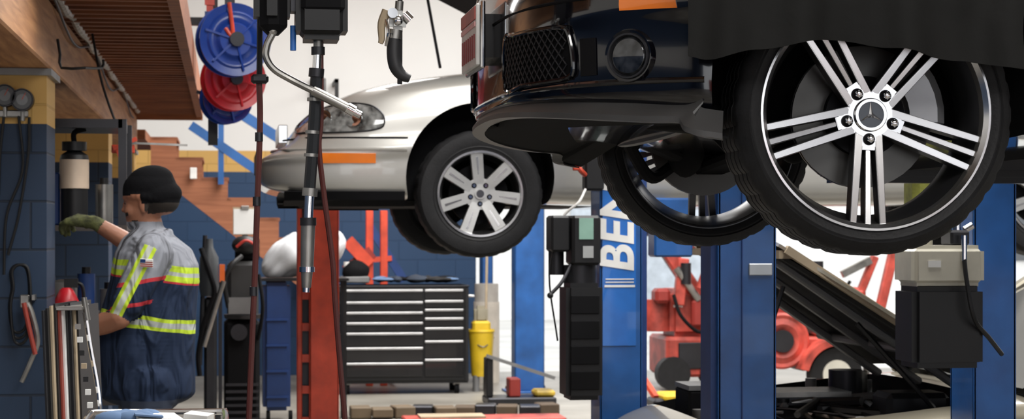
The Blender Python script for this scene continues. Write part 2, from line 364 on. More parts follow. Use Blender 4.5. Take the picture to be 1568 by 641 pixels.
def cabin(b,x0,x1,x2,x3,z0,z1,hw0,hw1,mg,mr):
    P=lambda x,hw,z:[Vector((x,-hw,z)),Vector((x,hw,z))]
    r=[P(x0,hw0,z0),P(x1,hw1,z1-.04),P(x2,hw1,z1-.04),P(x3,hw0,z0)]
    t=bmesh.new(); V=[[t.verts.new(p) for p in q] for q in r]
    for a,bq in ((0,1),(1,2),(2,3),(3,0)): t.faces.new((V[a][0],V[a][1],V[bq][1],V[bq][0]))
    t.faces.new([q[0] for q in V]); t.faces.new([q[1] for q in V[::-1]])
    bmesh.ops.recalc_face_normals(t,faces=t.faces); bmesh.ops.bevel(t,geom=t.edges[:],offset=.05,segments=3,affect='EDGES'); b.add(t,mg)
    b.box(((x1+x2)/2,0,z1-.02),(x2-x1+.1,hw1*2-.06,.05),mr,bev=.025,seg=2)
    for sg in (-1,1):
        for (xa,za,xb,zb) in ((x0+.05,z0,x1,z1-.03),((x1+x2)/2+.05,z0,(x1+x2)/2,z1-.03),(x3-.05,z0,x2,z1-.03)):
            b.bar((xa,sg*(hw0-.008),za),(xb,sg*(hw1-.005),zb),.03,.07,mr,bev=.01,up=(0,sg,0))
        b.bar((x1,sg*(hw1-.01),z1-.04),(x2,sg*(hw1-.01),z1-.04),.04,.05,mr,bev=.012)
# ---- black car
MC=Vector((1.420,5.01,1.727))
b=B('black_sedan',MC)
st=[(-.755,.26,.055,.34),(-.735,.44,.045,.41),(-.68,.61,.035,.46),(-.59,.745,.02,.50),(-.47,.835,.0,.535),(-.36,.88,-.015,.56),(-.15,.90,-.03,.58),(.2,.905,-.04,.61),(.5,.905,-.05,.64),(.95,.91,-.06,.68),(1.9,.91,-.06,.70),(2.6,.905,-.05,.71),(3.0,.90,-.03,.71),(3.4,.87,.02,.70),(3.62,.78,.08,.66),(3.7,.6,.12,.62)]
prof=[(0,0),(.55,0),(.90,.0),(.972,.025),(.985,.12),(.985,.26),(.99,.38),(1.008,.43),(1.0,.55),(.995,.70),(.955,.84),(.86,.94),(.6,.985),(0,1.0)]
me,T=loft_body(st,blackpaint,[(0,.07,.375,.58),(2.85,.07,.375,.58)],blk,prof=prof,sub=3)
b.mesh(me)
def fx(y,z):
    h=T.ray_cast(Vector((-3,y,z)),Vector((1,0,0)))
    return (h[0],(-h[1] if h[1].x>0 else h[1])) if h[0] is not None else (Vector((-.5,y,z)),Vector((-1,0,0)))
cabin(b,.85,1.5,2.4,3.2,.66,1.17,.82,.60,glass,blackpaint)
for sg in (-1,1): b.bb((.41,sg*.80,-.105),(2.44,sg*.905,.0),M('side_skirt',(.006,.006,.007),.3),bev=.02,seg=2)
px_=-.785
b.box((px_-.012,0,.235),(.010,.305,.155),white,bev=.003); b.box((px_-.0185,0,.29),(.003,.285,.032),redo); b.box((px_-.0185,0,.262),(.003,.28,.012),M('plate_pink',(.8,.4,.4)))
for k in range(7): b.box((px_-.0185,-.12+.04*k,.208),(.003,.014,.06),M('plate_char',(.30,.06,.06),.5))
b.box((px_,0,.235),(.012,.32,.17),chrome,bev=.004); b.box((px_+.03,0,.235),(.06,.24,.11),black)
for i in range(5): b.box((-.73+.006*i,0,.375+.03*i),(.03,.5,.012),chrome,bev=.003)
splm=M('splitter_plastic',(.045,.044,.044),.42)
ys=[0,.12,.24,.36,.48,.58,.67,.74,.79,.83]
half=[]
for y in ys:
    h,_=fx(y,.10); half.append(Vector((h.x+.008,-y,.032-.045*(y/.82)**2)))
half+=[Vector((-.42,-.872,-.040)),Vector((-.36,-.893,-.052))]
half=crv(half,5)
full=[Vector((p.x,-p.y,p.z)) for p in half[::-1]]+half[1:]
G=[]; nf=len(full)
for i,p in enumerate(full):
    d=(full[min(i+1,nf-1)]-full[max(i-1,0)]).normalized(); n=Vector((d.y,-d.x,0)).normalized()
    if n.x>0 and abs(p.y)<.5: n=-n
    if abs(p.y)>=.5 and n.y*p.y<0: n=-n
    o1=p+n*.014
    G.append([p+Vector((0,0,.055))-n*.035,p+Vector((0,0,.030))-n*.010,p+Vector((0,0,.016))+n*.004,o1+Vector((0,0,.004)),o1-Vector((0,0,.008)),p-n*.02-Vector((0,0,.010))])
b.surf(G,splm,thick=.004)
b.surf([[p+Vector((.015,-.01*(1 if p.y>0 else -1),-.006)),Vector((p.x+.02,0,.012)),Vector((p.x+.015,-p.y,p.z-.006))] for p in half[4:]],M('undertray',(.008,.008,.008),.9,spec=.1),thick=.004)
for sg in (-1,1):
    def sp(y,z,o=.008):
        h,n=fx(sg*y,z); return h+n*o
    y0_,y1_=.32,.645; z0_,z1_=.085,.205
    G=[[sp(y0_+(y1_-y0_)*i/12,z0_+(z1_-z0_)*j/4,.003) for j in range(5)] for i in range(13)]
    b.surf(G,blk,thick=.003)
    stp=.024; H=z1_-z0_
    for k in range(-8,16):
        for dr in (1,-1):
            pts=[]
            for s_ in range(8):
                z=z0_+H*s_/7; y=y0_+stp*k+dr*H*s_/7*.9+(0 if dr>0 else H*.9)
                if y0_<=y<=y1_: pts.append(sp(y,z,.008))
            if len(pts)>1: b.tube(pts,.0022,dkmetal,seg=5,sub=1)
    fr=[sp(y,z,.006) for y,z in ((y0_,z0_),(.45,z0_),(.55,z0_),(.64,z0_+.005),(.655,z0_+.03),(.645,z1_-.02),(.62,z1_),(.5,z1_+.002),(.4,z1_+.002),(y0_,z1_))]
    b.tube(fr,.006,blackpaint,seg=8,sub=3,closed=True)
    b.tube([sp(y,.072,.0) for y in (.0,.2,.34,.5,.62,.70,.76,.81,.85)],.007,blackpaint,seg=8,sub=3)
    p,n=fx(sg*.77,.128); n=n.normalized(); p=p-n*.004
    b.lathe([(.0,.006),(.046,.006),(.049,.014),(.057,.016),(.062,.0)],p,n,blackpaint,seg=40)
    b.lathe([(.0,.018),(.02,.0175),(.038,.014),(.046,.007)],p,n,M('fog_glass',(.04,.042,.046),.05,.5,coat=1,var=.7,scale=50),seg=40)
    b.lathe([(.043,.010),(.046,.018),(.050,.018),(.053,.010)],p,n,dkmetal,seg=40)
    G=[[sp(.672+.012*i,.09+.028*j,.004) for j in range(4)] for i in range(4)]; b.surf(G,blk,thick=.003)
    b.tube([sp(y,.262,.000) for y in (.1,.3,.5,.62,.72,.79,.84)],.004,blk,seg=6,sub=3)
    ym=[.765,.785,.805,.825,.842]
    b.surf([[sp(y,z,.004) for z in (.228,.241,.254)] for y in ym],orange,thick=.008)
    for (yy,zz,rx,rz_) in ((.52,.375,.10,.055),(.65,.39,.085,.05)):
        p,n=fx(sg*yy,zz); n.z=0; n.normalize(); R=Matrix((n,Vector((-n.y,n.x,0)),Vector((0,0,1)))).transposed()
        b.sph(p+Vector((.015,0,0)),(.03,rx,rz_),lens,rot=R)
b.bb((-.50,-.5,.02),(.9,.5,.08),blk,bev=.02); b.bb((.6,-.7,-.07),(3,.7,.0),blk,bev=.02)
for sg in (-1,1):
    b.bar((.05,sg*.3,-.03),(0,sg*.68,-.07),.10,.035,blk,bev=.01); b.bar((-.28,sg*.35,-.0),(-.02,sg*.66,-.07),.05,.03,blk,bev=.01)
    b.cyl((0,sg*.64,-.05),(0,sg*.52,.40),.028,dkmetal); b.tube([(math.cos(k*.7)*.055,sg*(.62-.012*k/3),.08+k*.012) for k in range(26)],.007,blk,seg=6,sub=2)
    b.cyl((0,sg*.7,0),(0,sg*.2,.02),.02,dkmetal)
    b.sph((-.1,sg*.55,-.0),(.06,.05,.10),blk)
    b.tube([(-.30,sg*.45,.02),(-.26,sg*.50,-.04),(-.20,sg*.55,-.10),(-.12,sg*.6,-.06)],.018,blk)
b.tube([(-.3,-.6,.02),(-.33,-.3,-.01),(-.33,.3,-.01),(-.3,.6,.02)],.014,dkmetal)
for (wx,sg) in ((0,-1),(0,1),(2.85,-1),(2.85,1)):
    k=B('w'); sport_wheel(k,(0,0,0)); caliper(k,(0,0,0),math.radians(18))
    b.sub(k,Matrix.Translation((wx,sg*.755,0 if sg<0 else .012))@Matrix.Rotation((0 if sg<0 else math.pi)+(math.radians(-4) if wx==0 else 0),4,'Z'))
b.finish(ang=.5)
# fender cover (draped vinyl)
b=B('fender_cover',MC)
G=[]; nx=60
for i in range(nx+1):
    t=i/nx; x=-.455+t*.755; row=[]
    edge=[(0,.110),(.05,.104),(.2,.128),(.42,.152),(.6,.135),(.8,.11),(1,.092)]
    for q in range(len(edge)-1):
        if t<=edge[q+1][0]:
            f=(t-edge[q][0])/(edge[q+1][0]-edge[q][0]); f=f*f*(3-2*f); zb=edge[q][1]*(1-f)+edge[q+1][1]*f; break
    for j in range(26):
        s_=j/25
        if s_<.3: yy=-.35-(.86-.35)*(s_/.3); zz=.635-.05*(s_/.3)**2
        else:
            f=(s_-.3)/.7; yy=-.940-.02*math.sin(f*2)-.014*math.sin(t*19+f*2)*f-.007*math.sin(t*41)*f; zz=.575*(1-f)+zb*f
            if f<.12: yy=-.88-.055*(f/.12)
        row.append(Vector((x+.012*math.sin(j*.5)*t,yy,zz)))
    G.append(row)
b.surf(G,cloth,thick=.004); b.finish(ang=1.2)
# ---- silver car
p=W(732,297,10.2); BC=Vector((p.x,p.y+.80,p.z))
b=B('silver_sedan',BC)
st=[(-1.13,.45,.10,.28),(-1.12,.62,.05,.35),(-1.06,.76,.02,.41),(-.95,.84,.0,.46),(-.78,.88,-.02,.525),(-.55,.905,-.03,.585),(-.3,.91,-.03,.635),(0,.915,-.04,.67),(.5,.92,-.06,.72),(.95,.92,-.06,.76),(1.9,.92,-.06,.78),(2.6,.92,-.05,.80),(3.3,.91,-.0,.79),(3.9,.86,.05,.74),(4.05,.7,.1,.66)]
me,T2=loft_body(st,silv,[(0.0,.085,.385,.60),(3.08,.07,.37,.60)],blk,sub=3,lean=.17,prof=[(0,0),(.55,0),(.88,.0),(.965,.04),(.985,.12),(.992,.26),(.990,.33),(1.006,.37),(1.006,.44),(.985,.50),(.985,.66),(.96,.84),(.88,.94),(.6,.985),(0,1.0)])
b.mesh(me)
def sd(x,z,sg,o=.004):
    h=T2.ray_cast(Vector((x,sg*3,z)),Vector((0,-sg,0)))
    if h[0] is None or h[0].y*sg<.2: return Vector((x,sg*.5,z))
    n=h[1] if h[1].y*sg>0 else -h[1]
    return h[0]+n*o
cabin(b,.95,1.6,2.5,3.3,.74,1.25,.84,.62,glass,silv)
for (wx,sg) in ((0,-1),(0,1),(3.08,-1),(3.08,1)):
    k=B('w'); alloy7(k,(0,0,0)); b.sub(k,Matrix.Translation((wx,sg*.79,0))@Matrix.Rotation(0 if sg<0 else math.pi,4,'Z'))
for sg in (-1,1):
    hl=((-.93,.315,.345),(-.90,.312,.38),(-.85,.31,.42),(-.78,.31,.445),(-.70,.312,.46),(-.62,.316,.46),(-.55,.325,.445),(-.50,.345,.40))
    G=[[sd(x,zb*(1-f)+zt*f,sg,.006) for f in (0,.2,.4,.6,.8,1)] for (x,zb,zt) in hl]
    b.surf(G,lens,thick=.008)
    b.tube([sd(x,zb,sg,.006) for x,zb,zt in hl]+[sd(x,zt,sg,.006) for x,zb,zt in hl[::-1]],.004,dkmetal,seg=6,sub=3,closed=True)
    for xx in (-.80,-.65):
        p=sd(xx,.385,sg,.006); b.lathe([(.048,.008),(.043,.0),(.02,-.004),(0,.002)],p+Vector((0,sg*.004,0)),(-.5,sg*.85,.15),chrome,seg=24)
    G=[[sd(x,z,sg,.008) for z in (.155,.175,.205)] for x in (-.88,-.86,-.8,-.7,-.6,-.54)]
    b.surf(G,orange,thick=.010)
    b.tube([sd(x,.285,sg,.0) for x in (-1.0,-.95,-.88,-.8,-.6,-.42,-.375)],.005,blk,seg=6)
    b.tube([sd(x,.225,sg,.0) for x in (-1.06,-1.0,-.95,-.8,-.6,-.42,-.38)],.009,silv,seg=6)
    b.surf([[sd(x,z+.05,sg,.006)-Vector((0,0,.05)) for z in (-.06,-.03,.01)] for x in (-1.0,-.9,-.7,-.5,-.39)],blk,thick=.01)
    b.tube([sd(.63,.0,sg,.0),sd(.62,.3,sg,.0),sd(.66,.6,sg,.0)],.004,blk,seg=5)
b.bb((-1.14,-.4,.12),(-1.11,.4,.24),black,bev=.01)
for k in range(9): b.bb((-1.02,-.3+.075*k,.28),(-.97,-.27+.075*k,.38),chrome,bev=.004)
b.bb((-.9,-.6,-.06),(.7,.6,.0),blk,bev=.03)
H0=Vector((.75,0,.76)); ha=math.radians(27); HL=1.5; G=[]
for i in range(9):
    s_=i/8; row=[]
    for j in range(11):
        yy=-.78+1.56*j/10; bul=.05*(1-(yy/.8)**2)+.04*math.sin(s_*math.pi); d=s_*HL
        row.append(H0+Vector((-math.cos(ha)*d+math.sin(ha)*bul,yy*(1-.12*s_*s_),math.sin(ha)*d+math.cos(ha)*bul)))
    G.append(row)
b.surf(G,silv,thick=.012); b.surf([[p+Vector((-.01,0,-.035)) for p in r[1:-1]] for r in G[:-1]],blk,thick=.02)
b.tube([W(674,104,10.4)-BC,W(655,0,10.5)-BC,W(648,-45,10.6)-BC],.008,blk,seg=6,sub=1)
b.finish(ang=.5)
# ---- beige car with hood up
GC=Vector((2.36,7.70,-.07))
b=B('beige_hatchback',GC)
st=[(-.80,.45,.40,.64),(-.77,.62,.34,.70),(-.66,.76,.26,.77),(-.45,.84,.22,.83),(-.2,.87,.2,.86),(.1,.88,.2,.89),(.45,.885,.2,.93),(.9,.885,.2,.96),(2,.885,.2,.97),(2.9,.87,.22,.97),(3.3,.8,.3,.93)]
me,_=loft_body(st,beige,[(-.02,.37,.36,.58),(2.55,.37,.36,.58)],blk,cuts=[((-.52,-.73,.5),(.48,.73,1.3))],sub=2,prof=[(0,0),(.55,0),(.86,.0),(.955,.06),(.985,.22),(1.0,.45),(.998,.74),(.985,.90),(.94,.975),(.6,.995),(0,1.0)])
b.mesh(me)
cabin(b,.55,1.25,2.1,2.9,.93,1.42,.78,.58,glass,beige)
for (wx,sg) in ((-.02,-1),(-.02,1),(2.55,-1),(2.55,1)):
    k=B('w'); alloy7(k,(0,0,0),R=.30,rr=.19); b.sub(k,Matrix.Translation((wx,sg*.76,.37))@Matrix.Rotation(0 if sg<0 else math.pi,4,'Z'))
b.box((-.03,0,.74),(.50,.5,.2),black,bev=.04,seg=2); b.box((-.05,0,.86),(.4,.32,.05),dkmetal,bev=.02,seg=2)
for i in range(9): b.box((-.05,-.12+.03*i,.895),(.34,.012,.02),steel)
b.box((.25,-.45,.84),(.25,.2,.18),black,bev=.02); b.box((-.34,.45,.80),(.2,.26,.16),blk,bev=.01); b.box((-.34,.45,.89),(.2,.26,.02),greyp)
b.cyl((-.36,-.45,.7),(-.36,-.45,.80),.06,greyp); b.cyl((-.36,-.45,.80),(-.36,-.45,.83),.03,yellow); b.cyl((.3,.4,.75),(.3,.4,.95),.06,steel); b.cyl((.2,.2,.75),(.2,.2,.97),.07,dkmetal)
for i in range(44):
    a=[Vector((random.uniform(-.46,.42),random.uniform(-.65,.65),random.uniform(.70,.86))) for _ in range(4)]
    a[1]=a[0].lerp(a[1],.5); a[2]=a[0].lerp(a[2],.5); a[1].z+=.06; a[2].z+=.05; b.tube(a[:3],random.choice((.008,.014,.02,.006)),random.choice((black,dkmetal,steel,blk,greyp)),seg=7)
for i in range(34):
    x_=random.uniform(-.45,.42); c_=Vector((x_,random.uniform(-.65,.65),random.uniform(.72,.80+.08*(x_+.45))))
    if random.random()<.6: b.cyl(c_,c_+Vector((0,0,.06)),random.uniform(.02,.045),random.choice((black,steel,dkmetal,greyp)),seg=14)
    else: b.box(c_,(random.uniform(.05,.15),random.uniform(.05,.12),.07),random.choice((black,dkmetal,blk)),bev=.015,seg=2,rot=(0,0,random.uniform(-.5,.5)))
H0=Vector((.50,0,.97)); ha=math.radians(32); HL=.99
def hoodgrid(off,w,s0=0,s1=1):
    G=[]
    for i in range(10):
        s_=s0+(s1-s0)*i/9; row=[]
        for j in range(13):
            yy=-w+2*w*j/12; bul=.05*(1-(yy/.8)**2)+off; d=s_*HL; taper=1-.10*s_**3
            row.append(H0+Vector((-math.cos(ha)*d+math.sin(ha)*bul,yy*taper,math.sin(ha)*d+math.cos(ha)*bul)))
        G.append(row)
    return G
b.surf(hoodgrid(0,.76),beige,thick=.012); b.surf(hoodgrid(-.03,.70,.03,.97),M('hood_liner',(.02,.019,.017),.9,var=.5,scale=8),thick=.015)
hd=Vector((-math.cos(ha),0,math.sin(ha)))
for y0 in (-.74,.74): b.bar(H0+Vector((-.02,y0,.0)),H0+hd*HL*.97+Vector((0,y0*.92,0)),.05,.03,tan)
b.bar(H0+hd*HL*.97+Vector((0,-.68,-.02)),H0+hd*HL*.97+Vector((0,.68,-.02)),.05,.03,tan)
for yy in (-.5,0,.5): b.bar(H0+Vector((-.05,yy,-.04)),H0+hd*.92+Vector((0,yy*.9,-.03)),.06,.03,greyp,bev=.008)
b.bar(H0+hd*.3+Vector((0,-.68,-.04)),H0+hd*.3+Vector((0,.68,-.04)),.05,.03,greyp,bev=.008)
b.tube([(-.50,-.66,.76),(-.30,-.60,1.34)],.009,black,seg=6,sub=1); b.tube([(.28,-.62,.88),(-.02,-.62,1.2)],.010,black,seg=6,sub=1)
b.finish(ang=.5)
# ---------------------------------------------------------------- lift posts
def post(name,u0,u1,d,ztop,m=blue,depth=.22,extra=None,base=True):
    a=W(u0,360,d); c_=W(u1,360,d); wdt=(c_-a).length; ctr=(a+c_)/2; ctr.z=0
    b=B(name,ctr); h=wdt/2; md=m
    b.bb((-h,0,.02),(h,.012,ztop),md,bev=.004); b.bb((-h,0,.02),(-h+.012,depth,ztop),md,bev=.003); b.bb((h-.012,0,.02),(h,depth,ztop),md,bev=.003)
    b.bb((-h,depth-.012,.02),(-h*.4,depth,ztop),md); b.bb((h*.4,depth-.012,.02),(h,depth,ztop),md)
    b.bb((-h*.35,depth*.3,.02),(h*.35,depth*.9,ztop-.1),blk)
    if base:
        b.bb((-h-.08,-.1,0),(h+.08,depth+.1,.02),md,bev=.004)
        for sx in (-1,1):
            for sy in (-.05,depth+.05): b.cyl((sx*(h+.04),sy,.02),(sx*(h+.04),sy,.045),.014,steel,seg=6)
    if extra: extra(b,h)
    return b.finish()
def ex_sign(b,h):
    b.bb((-h+.012,-.004,.96),(h-.03,.0,2.3),M('sign_blue',(.015,.14,.50),.3,coat=.4))
    mx=Matrix.Translation((h-.045,-.006,1.29))@Matrix.Rotation(math.radians(90),4,'X')@Matrix.Rotation(math.radians(90),4,'Z')
    b.text('BENDPAK',.215,mx,white)
    b.bb((-h+.02,-.007,1.225),(h-.035,-.004,1.235),white)
    for k in range(2): b.bb((-h+.025,-.007,1.245+.014*k),(h-.04,-.004,1.25+.014*k),white)
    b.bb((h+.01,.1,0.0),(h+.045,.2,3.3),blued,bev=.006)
post('lift_post',918,984,8.9,3.3,extra=ex_sign)
def ex_badge(b,h):
    b.box((h*.45,-.004,1.46-.115),(.082,.006,.04),M('badge',(.40,.42,.44),.3,.6),bev=.012)
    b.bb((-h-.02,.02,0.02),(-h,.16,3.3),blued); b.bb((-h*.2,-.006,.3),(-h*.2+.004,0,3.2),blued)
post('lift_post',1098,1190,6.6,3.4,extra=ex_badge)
post('lift_post',1489,1558,6.9,3.4)
post('lift_post',788,834,18.2,3.3)
post('lift_post',738,755,20.2,3.3,base=False)
def ex_red(b,h):
    b.bb((-h-.075,.05,.02),(-h-.045,.2,2.02),red,bev=.004); b.bb((-h-.045,.1,.02),(-h,.14,2.0),dkmetal)
    for k in range(9): b.bb((-h-.045,.04,.25+.2*k),(-h,.06,.30+.2*k),red)
post('lift_post',474,519,12.5,2.05,m=red,extra=ex_red)
def arm(name,p0,p1,zt,m):
    b=B(name); p0=Vector(p0);p1=Vector(p1); b.bar(p0,p1,.11,.09,m,bev=.008); mid=p0.lerp(p1,.5); b.bar(mid,p1+(p1-p0).normalized()*.12,.085,.07,m,bev=.006)
    e=p1+(p1-p0).normalized()*.06; b.cyl(e,(e.x,e.y,zt-.03),.035,steel); b.cyl((e.x,e.y,zt-.03),(e.x,e.y,zt),.06,blk); 
    b.box(p0,(.2,.16,.3),m,bev=.01); b.finish()
arm('lift_arm',(2.95,6.25,1.48),(3.1,5.75,1.48),1.655,blue)
arm('lift_arm',(BC.x+.95,BC.y-1.12,1.5),(BC.x+.95,BC.y-.75,1.5),BC.z-.065,blue)
# ---------------------------------------------------------------- lift power unit on blue sign post
b=B('lift_power_unit',W(880,360,8.8)); s=3000/8.8
Q=lambda u,v,dy=0: Vector(((u-880)/s,dy,(360-v)/s))
b.bb(Q(838,330,-.1),Q(868,385,.05),black,bev=.01); b.cyl(Q(850,372,-.02),Q(850,420,-.02),.035,dkmetal)
b.bb(Q(868,330,-.14),Q(912,405,.04),black,bev=.012); b.bb(Q(878,334,-.145),Q(900,366,-.14),M('pale_green_label',(.22,.38,.31),.5)); b.bb(Q(884,376,-.145),Q(900,394,-.14),M('faded_label',(.35,.36,.36),.6))
b.cyl(Q(885,405,-.05),Q(885,432,-.05),.075,dkmetal); b.bb(Q(858,432,-.16),Q(914,608,.05),black,bev=.02,seg=2)
for k in range(4): b.bb(Q(864,450+38*k,-.166),Q(908,478+38*k,-.158),blk,bev=.003)
b.bb(Q(893,238,-.05),Q(923,292,.03),black,bev=.01); b.bb(Q(920,238,-.04),Q(940,246,.09),greyp)
b.tube([Q(893,290,-.06),Q(880,310,-.1),Q(862,326,-.08),Q(852,345,-.06)],.006,white); b.tube([Q(868,405,-.1),Q(852,430,-.14),Q(834,448,-.16)],.008,dkmetal); b.sph(Q(833,450,-.16),.014,black)
b.tube([Q(852,352,-.06),Q(836,420,-.08),Q(850,520,-.06)],.004,black)
b.tube([Q(876,250,-.08),Q(884,262,-.09),Q(892,268,-.06)],.012,red); b.bb(Q(872,246,-.1),Q(884,262,-.07),red,bev=.004)
b.finish()
b=B('hydraulic_reservoir',W(1435,360,6.6)); s=3000/6.6
Q=lambda u,v,dy=0: Vector(((u-1435)/s,dy,(360-v)/s))
b.bb(Q(1378,436,-.12),Q(1490,560,.08),black,bev=.02,seg=2)
tz=M('translucent_tank',(.60,.57,.47),.4); b.bb(Q(1377,375,-.12),Q(1492,437,.08),tz,bev=.02,seg=3); b.bb(Q(1400,398,-.124),Q(1420,408,-.12),paper)
b.cyl(Q(1410,377,-.02),Q(1410,366,-.02),.03,tz); b.cyl(Q(1410,366,-.02),Q(1410,358,-.02),.035,black)
b.bb(Q(1440,352,-.1),Q(1470,376,0),dkmetal,bev=.008); b.cyl(Q(1458,352,-.05),Q(1458,330,-.05),.014,chrome); b.cyl(Q(1470,352,-.05),Q(1482,345,-.05),.012,chrome)
b.cyl(Q(1455,360,-.13),Q(1455,398,-.13),.01,chrome); b.tube([Q(1455,392,-.13),Q(1456,430,-.15),Q(1466,485,-.16),Q(1500,515,-.1),Q(1535,542,-.02)],.008,black)
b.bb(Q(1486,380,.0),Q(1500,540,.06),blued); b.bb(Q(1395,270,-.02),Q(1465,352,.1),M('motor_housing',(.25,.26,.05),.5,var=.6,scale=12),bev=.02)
b.finish()
# ---------------------------------------------------------------- tool chest
d=18.0; a=W(516,600,d); c_=W(718,600,d); wd=(c_-a).length; b=B('tool_chest',((a.x+c_.x)/2,(a.y+c_.y)/2,0)); h=wd/2
b.bb((-h,0,.12),(h,.55,1.0),black,bev=.012); b.bb((-h-.01,-.01,.985),(h+.01,.56,1.0),dkmetal,bev=.004)
xs=(-h+.03,h*.30,h*.33,h-.05); trimm=M('drawer_trim',(.62,.62,.62),.35,.8)
for (x0,x1,zs) in ((xs[0],xs[1],(.97,.86,.765,.67,.575,.44,.30,.16)),(xs[2],xs[3],(.97,.87,.79,.71,.62,.50,.33,.16))):
    for i in range(7):
        b.bb((x0,-.016,zs[i+1]+.006),(x1,0,zs[i]-.006),M('drawer_black',(.010,.010,.011),.25,coat=.4),bev=.003)
        b.bb((x0,-.032,zs[i]-.026),(x1,-.012,zs[i]-.006),trimm,bev=.004)
b.bb((h-.03,-.02,.12),(h,.0,.97),black); b.bb((-h,.02,.10),(h,.5,.13),black)
for sx in (-h+.1,h-.1):
    for sy in (.08,.47): b.cyl((sx-.02,sy,.05),(sx+.02,sy,.05),.05,blk); b.box((sx,sy,.1),(.06,.06,.04),steel)
b.tube([(h,.05,.9),(h+.05,.05,.9),(h+.05,.5,.9),(h,.5,.9)],.012,alu,sub=1)
b.finish()
rg=M('dark_rag',(.03,.04,.06),.9)
b=B('shop_rags',W(615,440,18.2)); b.loc.z=1.01
for k in range(22):
    x=random.uniform(-.5,.5); b.sph((x,random.uniform(.0,.3),.04),(random.uniform(.05,.14),.08,random.uniform(.02,.04)),random.choice((rg,blk,bluel,rg,black)),sub=2)
b.bb((-.56,-.02,.01),(-.3,.3,.07),greyp,bev=.01); b.sph((-.42,.1,.12),(.13,.09,.10),blk,sub=3); b.cyl((-.5,.1,.01),(-.5,.1,.2),.03,white)
o=b.finish()
tx=bpy.data.textures.new('cl','CLOUDS'); tx.noise_scale=.08; md=o.modifiers.new('d','DISPLACE'); md.texture=tx; md.strength=.03
# ---------------------------------------------------------------- stairs
b=B('staircase',(0,0,0)); ya,yb=17.6,18.5; x0=-.66;z0=2.33; run,rise=.225,.178; n=6
pts=[(x0,z0)]
for k in range(n): pts+=[(x0+run*k+run,z0-rise*k),(x0+run*(k+1),z0-rise*(k+1))]
pts+=[(pts[-1][0]+.30,pts[-1][1]),(pts[-1][0]+.30,pts[-1][1]-.28),(pts[-1][0]-.02,pts[-1][1]-.28),(x0,z0-.30)]
for yy in (ya,yb): b.prism(pts,(0,yy,0),(1,0,0),(0,0,1),-.05,woods)
for k in range(n): b.bb((x0+run*k-.01,ya,z0-rise*k-.03),(x0+run*(k+1)+.01,yb,z0-rise*k-.002),woods)
xe=x0+run*n; ze=z0-rise*n
b.bb((xe,ya,ze-.04),(xe+.30,YB,ze),woods); b.bb((xe+.2,yb+.8,0),(xe+.28,yb+.9,ze),woods)
b.bb((-2.4,16.4,2.25),(-.66,18.5,2.33),wood)
hr=M('blue_rail',(.02,.10,.30),.4)
b.bar((x0+.25,ya-.08,z0+.55),(xe+.1,ya-.08,ze+.85),.05,.09,hr); b.bar((x0+.35,ya-.08,z0+.1),(xe+.2,ya-.08,ze+.35),.04,.08,hr)
for f in (.3,.95): b.bar((x0+.25+(xe-x0)*f*.9,ya-.07,z0-.1-(z0-ze)*f),(x0+.25+(xe-x0)*f*.9,ya-.07,z0+.6-(z0-ze)*f),.05,.05,hr)
b.finish()
# ---------------------------------------------------------------- hose reels
def reel(name,u,v,d,r,m,m2,ax=(.25,-1,.0)):
    c=W(u,v,d); b=B(name,c); ax=Vector(ax).normalized()
    b.lathe([(.0,-.07),(r*.25,-.075),(r*.9,-.06),(r,-.06),(r,-.045),(r*.88,-.045),(r*.5,-.05),(r*.5,.05),(r*.88,.045),(r,.045),(r,.06),(r*.8,.052),(r*.74,.064),(r*.5,.05),(r*.44,.064),(0,.06)],(0,0,0),ax,m,seg=48)
    b.lathe([(r*.55,-.04),(r*.78,-.04),(r*.82,0),(r*.78,.04),(r*.55,.04)],(0,0,0),ax,m2,seg=40)
    x=ax.orthogonal().normalized(); y=ax.cross(x)
    for k in range(6):
        a=k*math.pi/3; e=x*math.cos(a)+y*math.sin(a); b.bar(ax*.066+e*r*.15,ax*.060+e*r*.88,.02,.012,m)
    b.cyl(ax*.05,ax*.1,r*.2,dkmetal); b.bar(ax*-.08,ax*-.08+Vector((0,.0,r+.1)),.06,.01,dkmetal); b.bar(ax*-.08,ax*-.08+Vector((-.16,0,.05)),.06,.02,dkmetal)
    b.tube([Vector((-.3*r,0,.3*r))+ax*.08,Vector((-.1*r,0,r*.1))+ax*.085,Vector((-.2*r,0,r*1.0))+ax*.08],.012,red)
    return b.finish()
reel('hose_reel',357,62,11.6,.215,rubblue,rubblue); reel('hose_reel',357,122,11.9,.19,rubred,rubred); reel('hose_reel',346,152,12.1,.155,rubblue,blued)
b=B('reel_mounting_post',W(326,100,12.3)); b.bb((-.03,.0,-.5),(.03,.06,1.2),black); b.bb((-.3,.0,.25),(.03,.05,.3),black); b.bb((-.04,-.06,.05),(.0,.0,.4),redo)
for k in range(5): b.bb((-.05,-.07,.05+.08*k),(.01,-.05,.09+.08*k),random.choice((redo,white,blued)))
b.finish()
# ---------------------------------------------------------------- overhead oil dispensing hoses (near)
D=4.6; s=3000/D; VT=200-(5.6-W(480,200,D).z)*s
def near(name): return B(name,W(480,200,D))
Q=lambda u,v,dy=0: Vector(((u-480)/s,dy,(200-v)/s))
b=near('oil_dispenser')
b.bb(Q(452,-90,-.06),Q(531,63,.08),black,bev=.02,seg=3); b.bb(Q(445,-30,-.03),Q(455,20,.03),dkmetal); b.bb(Q(460,-90,-.065),Q(526,22,.0),blk,bev=.01)
b.cyl(Q(487,62),Q(487,78),.011,steel); b.cyl(Q(486,78),Q(485,108),.010,chrome); b.cyl(Q(487,72),Q(487,84),.016,dkmetal)
b.tube([Q(485,105),Q(481,190),Q(474,290)],.014,M('dark_lance',(.02,.022,.025),.35,.4),sub=3); b.cyl(Q(485,105),Q(484,118),.018,dkmetal)
for v in (150,200,235): b.cyl(Q(483.5-(v-105)*.055,v),Q(483.3-(v-105)*.055,v+5),.0165,steel)
